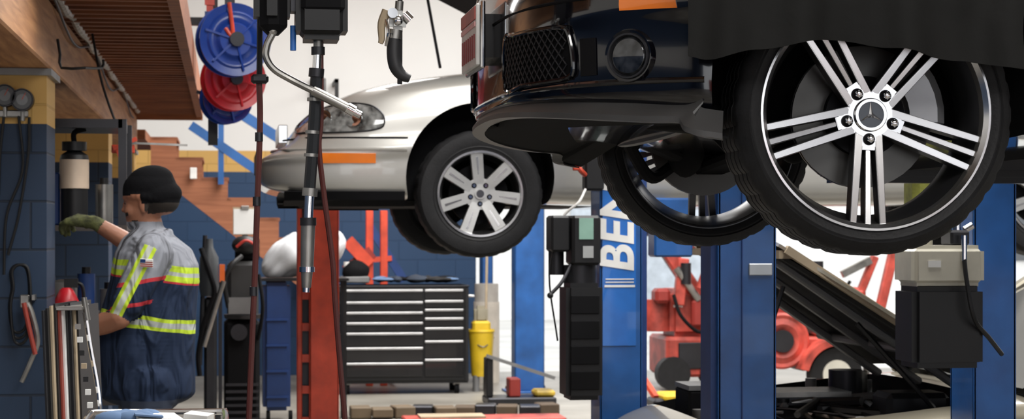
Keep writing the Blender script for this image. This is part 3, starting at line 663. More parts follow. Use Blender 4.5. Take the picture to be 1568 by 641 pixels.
b.cyl(Q(475,288),Q(474,300),.018,steel); b.cyl(Q(474,300),Q(472,338),.011,chrome); b.cyl(Q(472,338),Q(470,415),.017,steel,r1=.015); b.cyl(Q(472,333),Q(472,345),.019,dkmetal)
b.cyl(Q(470,415),Q(469,440),.014,steel,r1=.011); b.cyl(Q(469,438),Q(468.5,447),.008,chrome); b.cyl(Q(470,408),Q(470,416),.018,chrome)
b.tube([Q(492,60,.03),Q(492,180,.02),Q(489,225,.02),Q(497,300,.02),Q(510,400,.02),Q(513,450,.02),Q(520,540,.02),Q(534,700,.02)],.0065,hosered,sub=8)
b.tube([Q(480,VT,0),Q(487,-80,0)],.012,black,sub=1)
b.finish()
b=near('grease_gun_hanger')
b.bb(Q(389,-70,-.05),Q(444,48,.07),black,bev=.03,seg=3); b.bb(Q(398,-70,-.04),Q(440,54,.05),blk,bev=.02); b.cyl(Q(449,40),Q(449,78),.007,M('blue_fit',(.03,.15,.5),.4))
b.tube([Q(417,55,-.02),Q(409,72,-.02),Q(408,90,-.02),Q(420,108,-.02),Q(445,123,-.02),Q(480,141,-.03),Q(520,160,-.03)],.0085,steel,sub=8,seg=10)
b.tube([Q(415,54,-.02),Q(420,50,-.02),Q(430,40,0)],.0085,steel,sub=4)
b.cyl(Q(478,140,-.03),Q(530,166,-.03),.0115,steel); b.cyl(Q(530,166,-.03),Q(541,172,-.03),.014,chrome); b.cyl(Q(541,172,-.03),Q(551,177,-.03),.009,chrome)
b.tube([Q(398,110,.1),Q(400,180,.1),Q(396,300,.1),Q(392,420,.1),Q(386,560,.1),Q(380,720,.1)],.0072,hosered,sub=8)
b.bb(Q(386,110,.08),Q(413,124,.12),dkmetal,bev=.006)
for v in (200,300,440): b.cyl(Q(399-(v-180)*.035,v,.1),Q(399-(v-180)*.035,v+14,.1),.0095,dkmetal)
b.tube([Q(400,-60,.05),Q(399,110,.1)],.007,black,sub=1)
b.tube([Q(410,VT,0),Q(415,-60,0)],.012,black,sub=1)
b.finish()
b=near('air_impact_gun')
b.tube([Q(615,VT),Q(613,-30),Q(612,0)],.006,black,sub=2)
b.cyl(Q(612,0),Q(611,14),.010,steel); b.bb(Q(596,12,-.016),Q(622,46,.016),M('cast_alloy',(.42,.42,.40),.35,.8),bev=.010,seg=2); b.cyl(Q(618,20),Q(628,30),.014,chrome); b.sph(Q(609,30,-.016),(.012,.008,.014),chrome,sub=2)
b.tube([Q(592,16,-.012),Q(584,36,-.012),Q(584,58,-.012),Q(582,66,-.012)],[.012,.010,.008,.006],tan,sub=4); b.cyl(Q(606,44),Q(604,58),.017,steel)
b.tube([Q(604,50),Q(603,80),Q(606,100),Q(615,113),Q(628,119)],[.0165,.0165,.016,.0135,.010],M('rubber_grip',(.018,.018,.02),.5),sub=6,seg=14)
b.cyl(Q(600,20,-.03),Q(600,20,-.018),.012,chrome); b.tube([Q(590,30,-.02),Q(593,50,-.03),Q(590,70,-.02)],.004,chrome)
b.finish()
# ---------------------------------------------------------------- outside & machinery right
b=B('neighbour_building'); b.bb((-10,34,-.02),(40,34.4,5),M('pale_stucco',(.80,.79,.76),.9,scale=.6)).bb((6,33.95,0),(9,34,2.4),M('rollup_grey',(.5,.55,.6),.6)).bb((14,33.95,1),(16,34,2),glass); b.finish()
def machine(name,u,d): 
    p=W(u,360,d); p.z=0; return B(name,p),3000/d
b,s=machine('towable_compressor',1275,17.5)
Z=lambda v:(360-v)/s+CAMZ
X=lambda u:(u-1275)/s
dkred=M('dark_red',(.26,.025,.018),.5)  # darker red for drums, slats and small boxes
b.cyl((X(1268),-.25,Z(570)),(X(1268),-.1,Z(570)),.235,rubber,seg=40); b.cyl((X(1268),-.27,Z(570)),(X(1268),-.24,Z(570)),.13,M('rim_cream',(.6,.58,.5),.5),seg=24); b.cyl((X(1268),-.29,Z(570)),(X(1268),-.26,Z(570)),.05,dkmetal)
fp=[(math.cos(a)*.33,math.sin(a)*.33) for a in [math.radians(170-8*k) for k in range(18)]]+[(math.cos(a)*.27,math.sin(a)*.27) for a in [math.radians(34+8*k) for k in range(18)]]
b.prism(fp,(X(1268),-.05,Z(572)),(1,0,0),(0,0,1),.25,redo,bev=.006)
b.cyl((X(1190),-.1,Z(520)),(X(1190),.6,Z(520)),.25,dkred,seg=36); b.lathe([(.1,-.01),(.15,-.03),(.2,-.01),(.23,-.02),(.25,0)],(X(1190),-.1,Z(520)),(0,1,0),redo,seg=36); b.cyl((X(1190),-.14,Z(520)),(X(1190),-.09,Z(520)),.1,dkmetal)
b.bb((X(1200),-.05,Z(540)),(X(1350),.7,Z(515)),redo,bev=.02); b.bb((X(1250),.0,Z(518)),(X(1330),.6,Z(440)),redo,bev=.04); b.bb((X(1190),.1,Z(500)),(X(1250),.55,Z(455)),dkred,bev=.03)
b.bb((X(1230),.05,0.25),(X(1250),.65,.5),dkmetal); b.cyl((X(1340),.2,0),(X(1340),.2,Z(520)),.03,steel)
for k in range(5): b.bb((X(1258+14*k),-.012,Z(505)),(X(1264+14*k),.0,Z(455)),dkred)
b.bar((X(1340),0,Z(515)),(X(1372),0,Z(385)),.08,.08,redo,bev=.008); b.bar((X(1290),0,Z(420)),(X(1335),0,Z(398)),.06,.06,steel); b.bar((X(1300),.05,Z(500)),(X(1345),.05,Z(392)),.07,.07,redo,bev=.01)
b.cyl((X(1262),.2,Z(440)),(X(1262),.2,Z(400)),.05,dkmetal); b.bb((X(1210),.1,Z(455)),(X(1240),.3,Z(430)),white,bev=.01); b.tube([(X(1200),-.05,Z(500)),(X(1225),-.12,Z(470)),(X(1260),-.1,Z(480)),(X(1300),-.05,Z(430))],.015,blk)
b.bb((X(1250),-.06,Z(505)),(X(1262),-.05,Z(480)),paper)
b.finish()
b,s=machine('boom_lift',1060,18.5)
X=lambda u:(u-1060)/s
b.bb((X(1020),0,.12),(X(1110),.8,.5),redo,bev=.03); b.cyl((X(1030),-.05,.16),(X(1030),.1,.16),.16,rubber); b.cyl((X(1098),-.05,.16),(X(1098),.1,.16),.16,rubber)
b.bb((X(1030),.1,.5),(X(1098),.7,.95),redo,bev=.05,seg=2); b.cyl((X(1012),.2,.55),(X(1012),.2,.85),.12,redo); b.bb((X(1002),-.02,.82),(X(1026),.2,.96),dkred,bev=.03)
b.bar((X(1085),.2,.8),(X(1015),.2,Z(365)),.14,.14,redo,bev=.02); b.bar((X(1040),.05,.8),(X(1048),.05,Z(395)),.1,.1,redo,bev=.01); b.bar((X(1015),.2,Z(365)),(X(1090),.3,Z(372)),.12,.12,redo,bev=.02)
b.cyl((X(1070),.0,.85),(X(1035),.0,Z(410)),.035,steel); b.cyl((X(1075),0,.95),(X(1092),.0,1.25),.06,redo)
b.bb((X(1060),-.02,.6),(X(1090),.09,.85),dkred,bev=.02); b.bb((X(1034),.08,.78),(X(1048),.1,.9),paper)
b.tube([(X(1030),-.02,.9),(X(1040),-.08,.7),(X(1070),-.06,.55),(X(1090),-.02,.7)],.018,blk); b.bb((X(1038),-.02,.2),(X(1080),.0,.45),dkmetal,bev=.01); b.cyl((X(1050),.0,1.0),(X(1050),.0,1.2),.05,dkmetal)
b.finish()
b,s=machine('floor_jack',1050,15.6); X=lambda u:(u-1050)/s
b.bb((X(1000),0,.08),(X(1085),.3,.16),dkmetal,bev=.02); b.bb((X(1015),-.02,.14),(X(1050),.32,.2),yellow,bev=.02)
for u in (1005,1078): b.cyl((X(u),-.02,.06),(X(u),.03,.06),.06,blk)
b.bar((X(1010),.15,.16),(X(1000),.4,.3),.04,.04,red); b.finish()
b,s=machine('engine_hoist',568,19.0); X=lambda u:(u-568)/s
Z=lambda v:(360-v)/s+CAMZ
for u in (566,588): b.bb((X(u)-.035,0,0),(X(u)+.035,.07,Z(322)),red,bev=.006)
b.bar((X(532),.0,Z(368)),(X(566),.0,Z(405)),.12,.12,red); b.bar((X(566),0.05,Z(345)),(X(620),.05,Z(430)),.06,.08,blued); b.bar((X(540),.03,Z(400)),(X(600),.03,Z(395)),.05,.05,red); b.bar((X(530),.03,Z(415)),(X(570),.03,Z(385)),.07,.12,dkred)
b.bb((X(520),-.1,.05),(X(525),.7,.1),red); b.bb((X(600),-.1,.03),(X(606),.7,.1),red); b.bb((X(520),.6,.03),(X(606),.7,.1),red)
b.finish()
b,s=machine('mop_bucket',737,18.4)
b.lathe([(.0,.14),(.09,.14),(.095,.16),(.12,.55),(.13,.56),(.125,.58),(.11,.56),(.08,.16)],(0,0,0),(0,0,1),yellow,seg=28); b.bb((-.09,-.08,.55),(.08,.08,.66),yellow,bev=.02)
for a in range(4): b.cyl((.07*math.cos(a*1.57+.7),.07*math.sin(a*1.57+.7),0.0),(.07*math.cos(a*1.57+.7),.07*math.sin(a*1.57+.7),.15),.03,greyp)
b.tube([(-.12,0,.5),(0,-.13,.42),(.12,0,.5)],.006,steel); b.cyl((.05,.05,.6),(.08,.2,1.3),.012,tan); b.bb((-.07,-.05,.64),(.06,.07,.80),M('mop_cotton',(.30,.27,.20),.95),bev=.03,seg=2); b.finish()
b,s=machine('paint_bucket',745,19.5); b.cyl((0,0,0),(0,0,.8),.13,M('grey_tan',(.5,.46,.4))); b.cyl((0,0,.8),(0,0,.98),.12,M('grey_tan2',(.35,.33,.3))); b.finish()
b,s=machine('drain_pan',590,14.6) ; b.lathe([(0,.02),(.2,.02),(.24,.06),(.25,.06),(.22,0),(0,0)],(0,0,0),(0,0,1),blk,seg=32); b.finish()
b,s=machine('wood_blocks',700,15.8)
for k in range(10): b.box(((k-4.6)*.17,random.uniform(-.1,.1),.05),(.165,.22,random.uniform(.07,.1)),random.choice((dkmetal,M('oily_wood',(.09,.06,.035),.7),black,M('oily_wood2',(.14,.10,.06),.7))),bev=.008,rot=(0,0,random.uniform(-.2,.2)))
b.finish()
b,s=machine('ramp_rail',745,14.9); b.bb((-.62,0,0),(.62,.35,.07),redo,bev=.01); b.bb((-.5,.02,.07),(.0,.3,.085),tan); b.finish()
b,s=machine('pry_bar_stand',800,16.9); b.bb((-.3,0,.0),(.3,.4,.06),dkmetal,bev=.01); b.bar((-.3,.1,.42),(.3,.1,.22),.03,.03,greyp); b.bb((-.1,.1,.06),(0,.3,.22),dkred,bev=.01); b.bb((.12,.05,.06),(.3,.3,.12),M('yellow_worn',(.4,.27,.03),.5,var=.4),bev=.02); b.bb((-.30,.1,.06),(-.24,.3,.4),black,bev=.01); b.finish()
# ---------------------------------------------------------------- clutter at mid-left
b,s=machine('tire_changer',372,14.2); X=lambda u:(u-372)/s; Z=lambda v:(360-v)/s+CAMZ
b.bb((X(343),0,.05),(X(398),.5,Z(490)),blk,bev=.03); b.bb((X(348),.1,Z(490)),(X(396),.45,Z(400)),M('dark_grey_box',(.03,.03,.03),.6),bev=.03); b.lathe([(0,0),(.13,0),(.14,.03),(0,.05)],(X(372),.1,Z(488)),(0,0,1),dkmetal)
b.bb((X(350),-.02,Z(480)),(X(390),.0,Z(455)),greyp); b.cyl((X(366),-.03,Z(508)),(X(366),.0,Z(508)),.06,dkmetal)
b.bb((X(360),.2,Z(400)),(X(398),.4,Z(362)),blk,bev=.02); b.sph((X(376),.15,Z(375)),(.10,.08,.07),black); b.tube([(X(362),.04,Z(378)),(X(376),.03,Z(368)),(X(390),.05,Z(374))],.010,M('red_band',(.4,.03,.02),.5))
b.tube([(X(350),.0,Z(470)),(X(344),-.03,Z(430)),(X(356),-.02,Z(405)),(X(370),.05,Z(392))],.018,black); b.tube([(X(395),.0,Z(520)),(X(402),-.03,Z(470)),(X(396),.02,Z(420))],.014,blk)
for u in (350,372,394): b.cyl((X(u),-.02,.05),(X(u),.1,.05),.05,blk)
for k in range(6): b.bb((X(346),-.01,.12+k*.05),(X(396),.005,.14+k*.05),dkmetal)
b.finish()
b,s=machine('floor_crane',322,13.6); X=lambda u:(u-322)/s; Z=lambda v:(360-v)/s+CAMZ
b.cyl((X(312),0,Z(530)),(X(342),0,Z(430)),.018,steel); b.cyl((X(306),.1,Z(560)),(X(314),.1,Z(360)),.016,dkmetal); b.bb((X(300),.0,.05),(X(338),.5,.2),blk,bev=.02)
b.lathe([(0,-.22),(.06,-.22),(.07,-.16),(.065,.05),(.03,.12),(.025,.18),(0,.18)],(X(320),.1,Z(405)),(0,0,1),M('dark_bottle',(.04,.045,.05),.4),seg=20)
b.tube([(X(308),.05,Z(380)),(X(322),.0,Z(420)),(X(328),.0,Z(450)),(X(314),.0,Z(490)),(X(304),0,Z(540)),(X(306),0,Z(575))],.018,blk); b.cyl((X(305),0,.05),(X(338),0,.05),.05,blk)
b.bb((X(312),.1,.2),(X(332),.3,Z(455)),dkmetal,bev=.02); b.bb((X(336),.1,Z(432)),(X(344),.15,Z(405)),orangep); b.bb((X(334),.12,.2),(X(340),.16,Z(432)),dkmetal)
b.finish()
b,s=machine('plastic_sheet_bundle',465,15.2); Z=lambda v:(360-v)/s+CAMZ; X=lambda u:(u-465)/s
wf=M('white_fabric',(.55,.56,.58),.7)
NU=48
RA=[]
prof_=[(402,410,.03,.05),(408,408,.085,.10),(420,402,.13,.14),(434,396,.155,.16),(450,390,.17,.17),(470,387,.165,.17),(492,383,.16,.16),(510,378,.14,.15),(524,374,.10,.12),(532,372,.03,.04)]
t=bmesh.new(); rings=[]
P4=crv([Vector((u,v,0)) for u,v,_,_ in prof_],4); R4=crv([Vector((a_,b_,0)) for _,_,a_,b_ in prof_],4)
for q,r_ in zip(P4,R4):
    row=[]
    for k in range(NU):
        a_=2*math.pi*k/NU; f=1+.06*math.sin(5*a_+q.x*.09)+.05*math.sin(3*a_-q.x*.13)+.03*math.sin(9*a_+q.x*.31)
        row.append(t.verts.new((X(q.x),.25+math.cos(a_)*r_.y*f,max(Z(q.y)+math.sin(a_)*r_.x*f,Z(425)))))
    rings.append(row)
for i in range(len(rings)-1):
    for k in range(NU): t.faces.new((rings[i][k],rings[i][(k+1)%NU],rings[i+1][(k+1)%NU],rings[i+1][k]))
t.faces.new(rings[0][::-1]); t.faces.new(rings[-1])
b.add(t,wf); b.finish(ang=1.5)
b,s=machine('blue_drum_cart',425,15.2); X=lambda u:(u-425)/s; Z=lambda v:(360-v)/s+CAMZ
cb=M('cabinet_blue',(.010,.035,.13),.45); b.bb((X(403),0,.1),(X(445),.5,Z(432)),cb,bev=.03,seg=2); b.bb((X(400),-.02,Z(430)),(X(534),.52,Z(426)),black)
b.bb((X(526),.1,0),(X(532),.14,Z(430)),black); b.bb((X(526),.4,0),(X(532),.44,Z(430)),black)
for k in range(4): b.bb((X(408),-.012,.2+.2*k),(X(442),.0,.215+.2*k),blued)
for u in (408,442): b.cyl((X(u),.05,.05),(X(u)+.03,.05,.05),.05,blk)
b.finish()
b=B('clipboard',W(375,337,14.9)); b.bb((-.09,0,-.11),(.09,.01,.1),tan); b.bb((-.085,-.004,-.105),(.085,0,.085),paper); b.bb((-.03,-.015,.08),(.03,0,.11),steel,bev=.004); b.bb((-.02,.01,-1.57),(.02,.04,.1),black); b.finish()
b=B('wall_switch',(W(296,265,17.3))); b.bb((-.03,0,-.05),(.03,.02,.05),white,bev=.004); b.finish()
# ---------------------------------------------------------------- storage shelf
b=B('storage_shelf',(-1.12,8.95,0))
for x in (0,.66):
    for y in (0,.5): b.bb((x-.018,y-.018,0),(x+.018,y+.018,1.98),dkmetal)
b.bb((0,-.018,1.94),(.66,.5,1.98),dkmetal)
for z in (.3,.7,1.08,1.48): b.bb((-.02,-.02,z),(.68,.52,z+.025),M('shelf_metal',(.07,.06,.055),.5,.5))
for z0,n in ((.325,4),(.725,6),(1.105,6),(1.505,5)):
    for k in range(n):
        x=.06+.6/n*k; hh=random.uniform(.10,.24); mm=random.choice((black,dkmetal,tan,greyp,blk,blued,steel,redo))
        if random.random()<.5: b.cyl((x+.03,.15,z0),(x+.03,.15,z0+hh),.04,mm); b.cyl((x+.03,.15,z0+hh),(x+.03,.15,z0+hh+.03),.02,black)
        else: b.bb((x-.01,.06,z0),(x+.08,.3,z0+hh),mm,bev=.008)
b.finish()
b=B('oil_jug',(W(116,290,8.9).x,8.95+.06,1.67))
b.cyl((0,0,0),(0,0,.13),.065,M('amber_white',(.6,.47,.36),.4)); b.lathe([(.065,.13),(.06,.15),(.03,.17),(.03,.2),(0,.2)],(0,0,0),(0,0,1),black); b.cyl((0,0,.17),(0,0,.21),.055,black); b.tube([(0,0,.2),(.0,.0,.25),(.05,0,.27)],.012,blk); b.cyl((0,0,-.165),(0,0,0),.06,black); b.finish()
b=B('fire_extinguisher',(W(101,455,8.6).x,8.82,.93)); b.lathe([(0,0),(.05,0),(.055,.02),(.055,.24),(.03,.29),(.018,.3),(0,.3)],(0,0,0),(0,0,1),rubred); b.bb((-.01,-.01,.3),(.05,.01,.34),black); b.tube([(.02,0,.32),(.07,0,.3),(.075,0,.12)],.008,black); b.bb((-.02,.05,.05),(.02,.10,.25),dkmetal); b.finish()
b=B('red_valve_tool',W(190,228,9.4)); b.bb((-.06,0,-.02),(.05,.02,.02),red,bev=.004); b.bar((-.05,0,.0),(.06,0,.05),.02,.02,red); b.bar((-.03,0,0),(-.01,0,-.06),.02,.02,red); b.bar((0,0,.03),(.3,0,.02),.01,.01,steel); b.tube([(0,0,.02),(-.1,.0,.3),(-.15,.0,.55)],.006,black); b.finish()
PY=8.3
b=B('pressure_gauge_set',(0,0,0))
for (u,v,r) in ((10,148,.046),(36,154,.046)):
    c=W(u,v,8.1); c.y=PY-.05
    b.cyl(c,c+Vector((0,.045,0)),r,black,seg=32); b.lathe([(r*.86,0),(r*.9,-.01),(r,-.01),(r,.0)],c,(0,1,0),dkmetal,seg=32); b.cyl(c+Vector((0,-.004,0)),c,r*.86,M('dial_face',(.10,.105,.11),.4),seg=32); b.cyl(c+Vector((0,-.006,0)),c,r*.5,M('dial_mid',(.20,.21,.22),.4),seg=32); b.bar(c+Vector((0,-.008,0)),c+Vector((.015,-.008,.028)),.003,.002,red); b.cyl(c+Vector((0,.02,-r)),c+Vector((0,.02,-r-.04)),.01,steel)
c=W(22,175,8.1); c.y=PY-.02; b.box(c,(.12,.03,.03),steel,bev=.005)
for pts in ([(30,178),(36,260),(12,330),(8,420)],[(8,178),(2,240),(0,300)],[(46,180),(44,240),(30,330),(14,390)]):
    b.tube([Vector((W(u,v,8.1).x,PY-.03,W(u,v,8.1).z)) for u,v in pts],.006,black)
b.finish()
b=B('air_hose_coil',(0,0,0))
for k in range(3):
    b.tube([Vector((W(u,v,8.1).x+.004*k,PY-.03-.008*k,W(u,v,8.1).z)) for u,v in ((20,440),(18,415),(28,405),(42,412),(46,450+6*k),(40,500+8*k),(22,505+8*k),(16,470))],.006,black,closed=True)
b.finish()
b=B('locking_pliers',(0,0,0))
pp=lambda u,v,dy=0: Vector((W(u,v,8.1).x,PY-.08-dy,W(u,v,8.1).z))
b.tube([pp(42,455),pp(52,480),pp(60,520),pp(50,550),pp(36,582)],[.010,.012,.011,.010,.010],steel); b.tube([pp(40,462,.01),pp(48,500,.01),pp(57,540,.01)],.010,M('handle_red',(.30,.04,.025))); b.bb(pp(34,450)+Vector((0,-.01,0)),pp(48,470)+Vector((0,.02,0)),steel,bev=.004); b.bb(pp(52,450)+Vector((0,-.01,0)),pp(56,458)+Vector((0,.08,0)),steel); b.finish()
b=B('coat_hook'); b.tube([W(88,60,8.2),W(92,84,8.2),W(94,104,8.2),W(130,104,8.2),W(156,104,8.4),W(158,92,8.4)],.006,black,sub=2); b.finish()
# ---------------------------------------------------------------- foreground clip rack + cart
D=6.0; s=3000/D; b=B('clipboard_rack',W(115,560,D)); Q=lambda u,v,dy=0: Vector(((u-115)/s,dy,(560-v)/s))
for k,(u,mm) in enumerate(((83,dkmetal),(88,black),(93,tan),(98,black),(103,M('edge_red',(.3,.05,.03))),(108,paper),(112,black),(117,dkmetal),(122,tan),(127,black))):
    b.bar(Q(u,472-3*(k%4),.02*k),Q(u+9,700,.02*k),.006,.24,mm,up=(.2,1,0))
b.bb(Q(82,468,-.05),Q(128,474,.25),steel,bev=.002); b.tube([Q(130,478),Q(138,530),Q(150,600),Q(156,680)],.008,chrome); b.cyl(Q(128,455),Q(134,490),.009,steel)
b.bb(Q(80,700,-.06),Q(160,715,.28),dkmetal); b.bb(Q(90,715,-.0),Q(150,715+.46*s,.2),dkmetal)
for k in range(7): b.bb(Q(116+k*3,495+k*20,-.03),Q(124+k*3,503+k*20,-.01),random.choice((paper,black,steel,tan)))
b.finish()
z=.93; c=W(245,630,5.7); b=B('service_cart',(c.x,c.y-.05,0))
hw=.185
b.tube([(-hw,-.2,z),(hw-.03,-.2,z),(hw,-.17,z),(hw,.2,z),(hw-.03,.23,z),(-hw,.23,z),(-hw-.02,.2,z),(-hw-.02,-.17,z)],.010,chrome,sub=4,closed=True)
b.bb((-hw,-.18,z-.07),(hw-.02,.22,z-.05),dkmetal,bev=.004); b.bb((-hw,-.18,.25),(hw-.02,.22,.27),steel,bev=.004)
for sx in (-hw+.02,hw-.04):
    for sy in (-.16,.2): b.cyl((sx,sy,.08),(sx,sy,z),.012,chrome); b.cyl((sx-.015,sy,.05),(sx+.015,sy,.05),.05,blk)
b.finish()
b=B('paperwork_and_rags',(c.x,c.y-.05,z-.048)); b.box((-.01,.05,.035),(.13,.10,.04),paper,rot=(.1,.05,.3)); b.box((.11,.1,.035),(.07,.10,.04),white,rot=(0,.1,-.2)); b.box((-.03,0,.06),(.08,.05,.005),bluel,rot=(0,.1,.1)); b.bb((-.05,-.1,.002),(.12,.0,.02),greyp,bev=.005)
for k in range(6): b.sph((-.14+.02*k,.05+.03*(k%3),.045),(.05,.04,.025),bluel,sub=2)
b.finish()
# ---------------------------------------------------------------- the mechanic
def blend_mechanic():
    O=Vector((W(228,360,8.0).x,W(228,360,8.0).y,0))
    t=B('x')
    def ch(p0,p1,r0,r1,n=None):
        p0=Vector(p0);p1=Vector(p1); L=(p1-p0).length; n=n or max(2,int(L/(min(r0,r1)*.25)))
        for i in range(n+1):
            f=i/n; r=r0*(1-f)+r1*f; t.sph(p0.lerp(p1,f),r,skin,sub=2)
    P=lambda u,v,d: W(u,v,d)-O
    tor=[(230,366,30,.11),(230,376,46,.15),(236,390,60,.172),(238,408,66,.178),(237,430,68,.18),(232,455,70,.182),(227,480,73,.187),(223,505,76,.19),(221,530,77,.19),(222,555,76,.187),(224,580,75,.183),(225,603,74,.178)]
    R=Matrix.Rotation(-A,3,'Z')
    for i in range(len(tor)-1):
        for k in range(4):
            f=k/4; q=[tor[i][j]*(1-f)+tor[i+1][j]*f for j in range(4)]
            t.sph(P(q[0],q[1],8.0),(q[2]/375,q[3],.07),skin,rot=R,sub=4)
    ch(P(232,375,8.0),P(226,338,7.99),.07,.058)
    ls=P(236,386,7.83); rs=P(222,386,8.2)
    ch(P(234,362,8.0),ls,.055,.076); ch(P(230,362,8.0),rs,.055,.076)
    le=P(184,486,7.74); lw=P(122,508,7.86); lh=P(102,508,7.9)
    mid=ls.lerp(le,.80)
    ch(ls,mid,.080,.068); ch(mid,le,.050,.046); ch(le,le.lerp(lw,.35),.046,.047); ch(le.lerp(lw,.35),lw,.047,.031)
    re=P(207,378,8.52); rw=P(146,341,8.5)
    ch(rs,re,.075,.055); ch(re,rw,.047,.031)
    for sy,fx_ in ((-.11,.03),(.11,-.06)):
        h=Vector((.0,sy,.86)); k=Vector((-.03+fx_*.5,sy*1.1,.47)); a=Vector((fx_,sy*1.15,.10))
        ch(h,k,.115,.075); ch(k,a,.075,.055); ch(a+Vector((.03,0,-.045)),a+Vector((-.17,0,-.06)),.05,.038)
    ch((0,-.08,.85),(0,.08,.85),.14,.14)
    def hand(wr,dirv,nrm,grip,sgn,sc=1):
        d=Vector(dirv).normalized(); n=Vector(nrm).normalized(); n=(n-d*n.dot(d)).normalized(); sd_=d.cross(n)*sgn
        for f in (-.028,-.01,.01,.028):
            ch(wr,wr+d*.085*sc+sd_*f*sc,.022*sc,.0145*sc,n=6)
        for i,(f,L) in enumerate(((-.033,.062),(-.011,.072),(.011,.068),(.033,.052))):
            p=wr+d*.088*sc+sd_*f*sc; q1=p+(d*math.cos(grip*.5)+n*math.sin(grip*.5))*L*.42*sc; q2=q1+(d*math.cos(grip*1.3)+n*math.sin(grip*1.3))*L*.33*sc; q3=q2+(d*math.cos(grip*2)+n*math.sin(grip*2))*L*.28*sc
            ch(p,q1,.0105*sc,.0098*sc,n=5); ch(q1,q2,.0096*sc,.009*sc,n=4); ch(q2,q3,.009*sc,.008*sc,n=4)
        p=wr+d*.03*sc-sd_*.03*sc; q1=p+(d*.5-sd_*.7+n*.5).normalized()*.045*sc; q2=q1+(d*.9+n*.5-sd_*.1).normalized()*.035*sc
        ch(wr+d*.01,p,.018*sc,.016*sc,n=4); ch(p,q1,.014*sc,.0115*sc,n=5); ch(q1,q2,.011*sc,.009*sc,n=5)
    hand(rw,P(100,334,8.56)-rw,(0,.3,-1),1.0,1,1.35)
    hand(lw,lh-lw,(0,.2,-1),.6,-1,1)
    fd=Vector((-.955,.295,-.12)).normalized(); up=Vector((-.10,0.03,1)).normalized(); sdv=up.cross(fd).normalized(); up=fd.cross(sdv).normalized()
    HR=Matrix((fd,sdv,up)).transposed(); hc=P(227,306,7.98)
    def hp(a,b_,c_): return hc+fd*a+sdv*b_+up*c_
    def he(a,b_,c_,r): t.sph(hp(a,b_,c_),r,skin,rot=HR,sub=3)
    he(0,0,.02,(.098,.078,.098)); he(.03,0,-.03,(.072,.064,.085)); he(.055,0,-.085,(.045,.042,.032)); he(.03,0,-.07,(.06,.056,.04))
    he(.092,0,-.015,(.02,.011,.03)); he(.103,0,-.028,(.016,.015,.012)); he(.082,0,.018,(.02,.05,.013)); he(.085,0,-.06,(.018,.026,.009)); he(.088,0,-.072,(.014,.024,.007)); he(.078,0,-.095,(.022,.022,.018))
    for s_ in (-1,1): he(.062,s_*.04,-.035,(.028,.025,.028)); he(-.005,s_*.078,-.025,(.02,.01,.034))
    he(-.012,0,.045,(.112,.094,.085)); he(-.02,0,.08,(.095,.08,.060)); he(-.035,0,.015,(.108,.092,.065)); he(-.06,0,-.01,(.07,.075,.06))
    for k in range(28):
        a=k/28*6.283; he(-.012+math.cos(a)*.098,math.sin(a)*.082,.012+.045*math.cos(a)*.5,(.016,.016,.020))
    for k in range(16):
        a=k/16*6.283; t.sph(P(231,360,8.0)+Vector((math.cos(a)*.074,math.sin(a)*.074,.0+.012*math.cos(a))),.018,skin,sub=2)
    ob=t.finish(); rm=ob.modifiers.new('r','REMESH'); rm.mode='VOXEL'; rm.voxel_size=.0055
    sm=ob.modifiers.new('s','SMOOTH'); sm.iterations=4; sm.factor=.5
    bpy.context.view_layer.update(); me=evalmesh(ob); bpy.data.objects.remove(ob)
    def garment(name,stops,axis_o=None,axis_d=None,tilt=(0,0,1)):
        m=bpy.data.materials.new(name); m.use_nodes=True; N=m.node_tree.nodes; L=m.node_tree.links; b=N['Principled BSDF']; b.inputs['Roughness'].default_value=.85; b.inputs['Specular IOR Level'].default_value=.2
        tc=N.new('ShaderNodeTexCoord'); dt=N.new('ShaderNodeVectorMath'); dt.operation='DOT_PRODUCT'; dt.inputs[1].default_value=tilt; L.new(tc.outputs['Object'],dt.inputs[0])
        wn=N.new('ShaderNodeTexNoise'); wn.inputs['Scale'].default_value=3; L.new(tc.outputs['Object'],wn.inputs['Vector'])
        wm=N.new('ShaderNodeMath'); wm.operation='MULTIPLY_ADD'; wm.inputs[1].default_value=.05; L.new(wn.outputs['Fac'],wm.inputs[0]); L.new(dt.outputs['Value'],wm.inputs[2])
        mr=N.new('ShaderNodeMath'); mr.operation='MULTIPLY'; mr.inputs[1].default_value=.5; L.new(wm.outputs[0],mr.inputs[0])
        cr=N.new('ShaderNodeValToRGB'); cr.color_ramp.interpolation='CONSTANT'
        while len(cr.color_ramp.elements)>1: cr.color_ramp.elements.remove(cr.color_ramp.elements[-1])
        cr.color_ramp.elements[0].position=0; cr.color_ramp.elements[0].color=(*stops[0][1],1)
        for z,c in stops[1:]:
            e=cr.color_ramp.elements.new((z+.025)/2); e.color=(*c,1)
        L.new(mr.outputs[0],cr.inputs['Fac']); out=cr.outputs['Color']
        mp=N.new('ShaderNodeMapping'); mp.inputs['Scale'].default_value=(1.2,1.2,.45); mp.inputs['Rotation'].default_value=(.3,.5,0); L.new(tc.outputs['Object'],mp.inputs[0])
        nz=N.new('ShaderNodeTexNoise'); nz.inputs['Scale'].default_value=9; nz.inputs['Distortion'].default_value=.8; L.new(mp.outputs[0],nz.inputs['Vector'])
        bp=N.new('ShaderNodeBump'); bp.inputs['Strength'].default_value=1; bp.inputs['Distance'].default_value=.08; L.new(nz.outputs['Fac'],bp.inputs['Height']); L.new(bp.outputs['Normal'],b.inputs['Normal'])
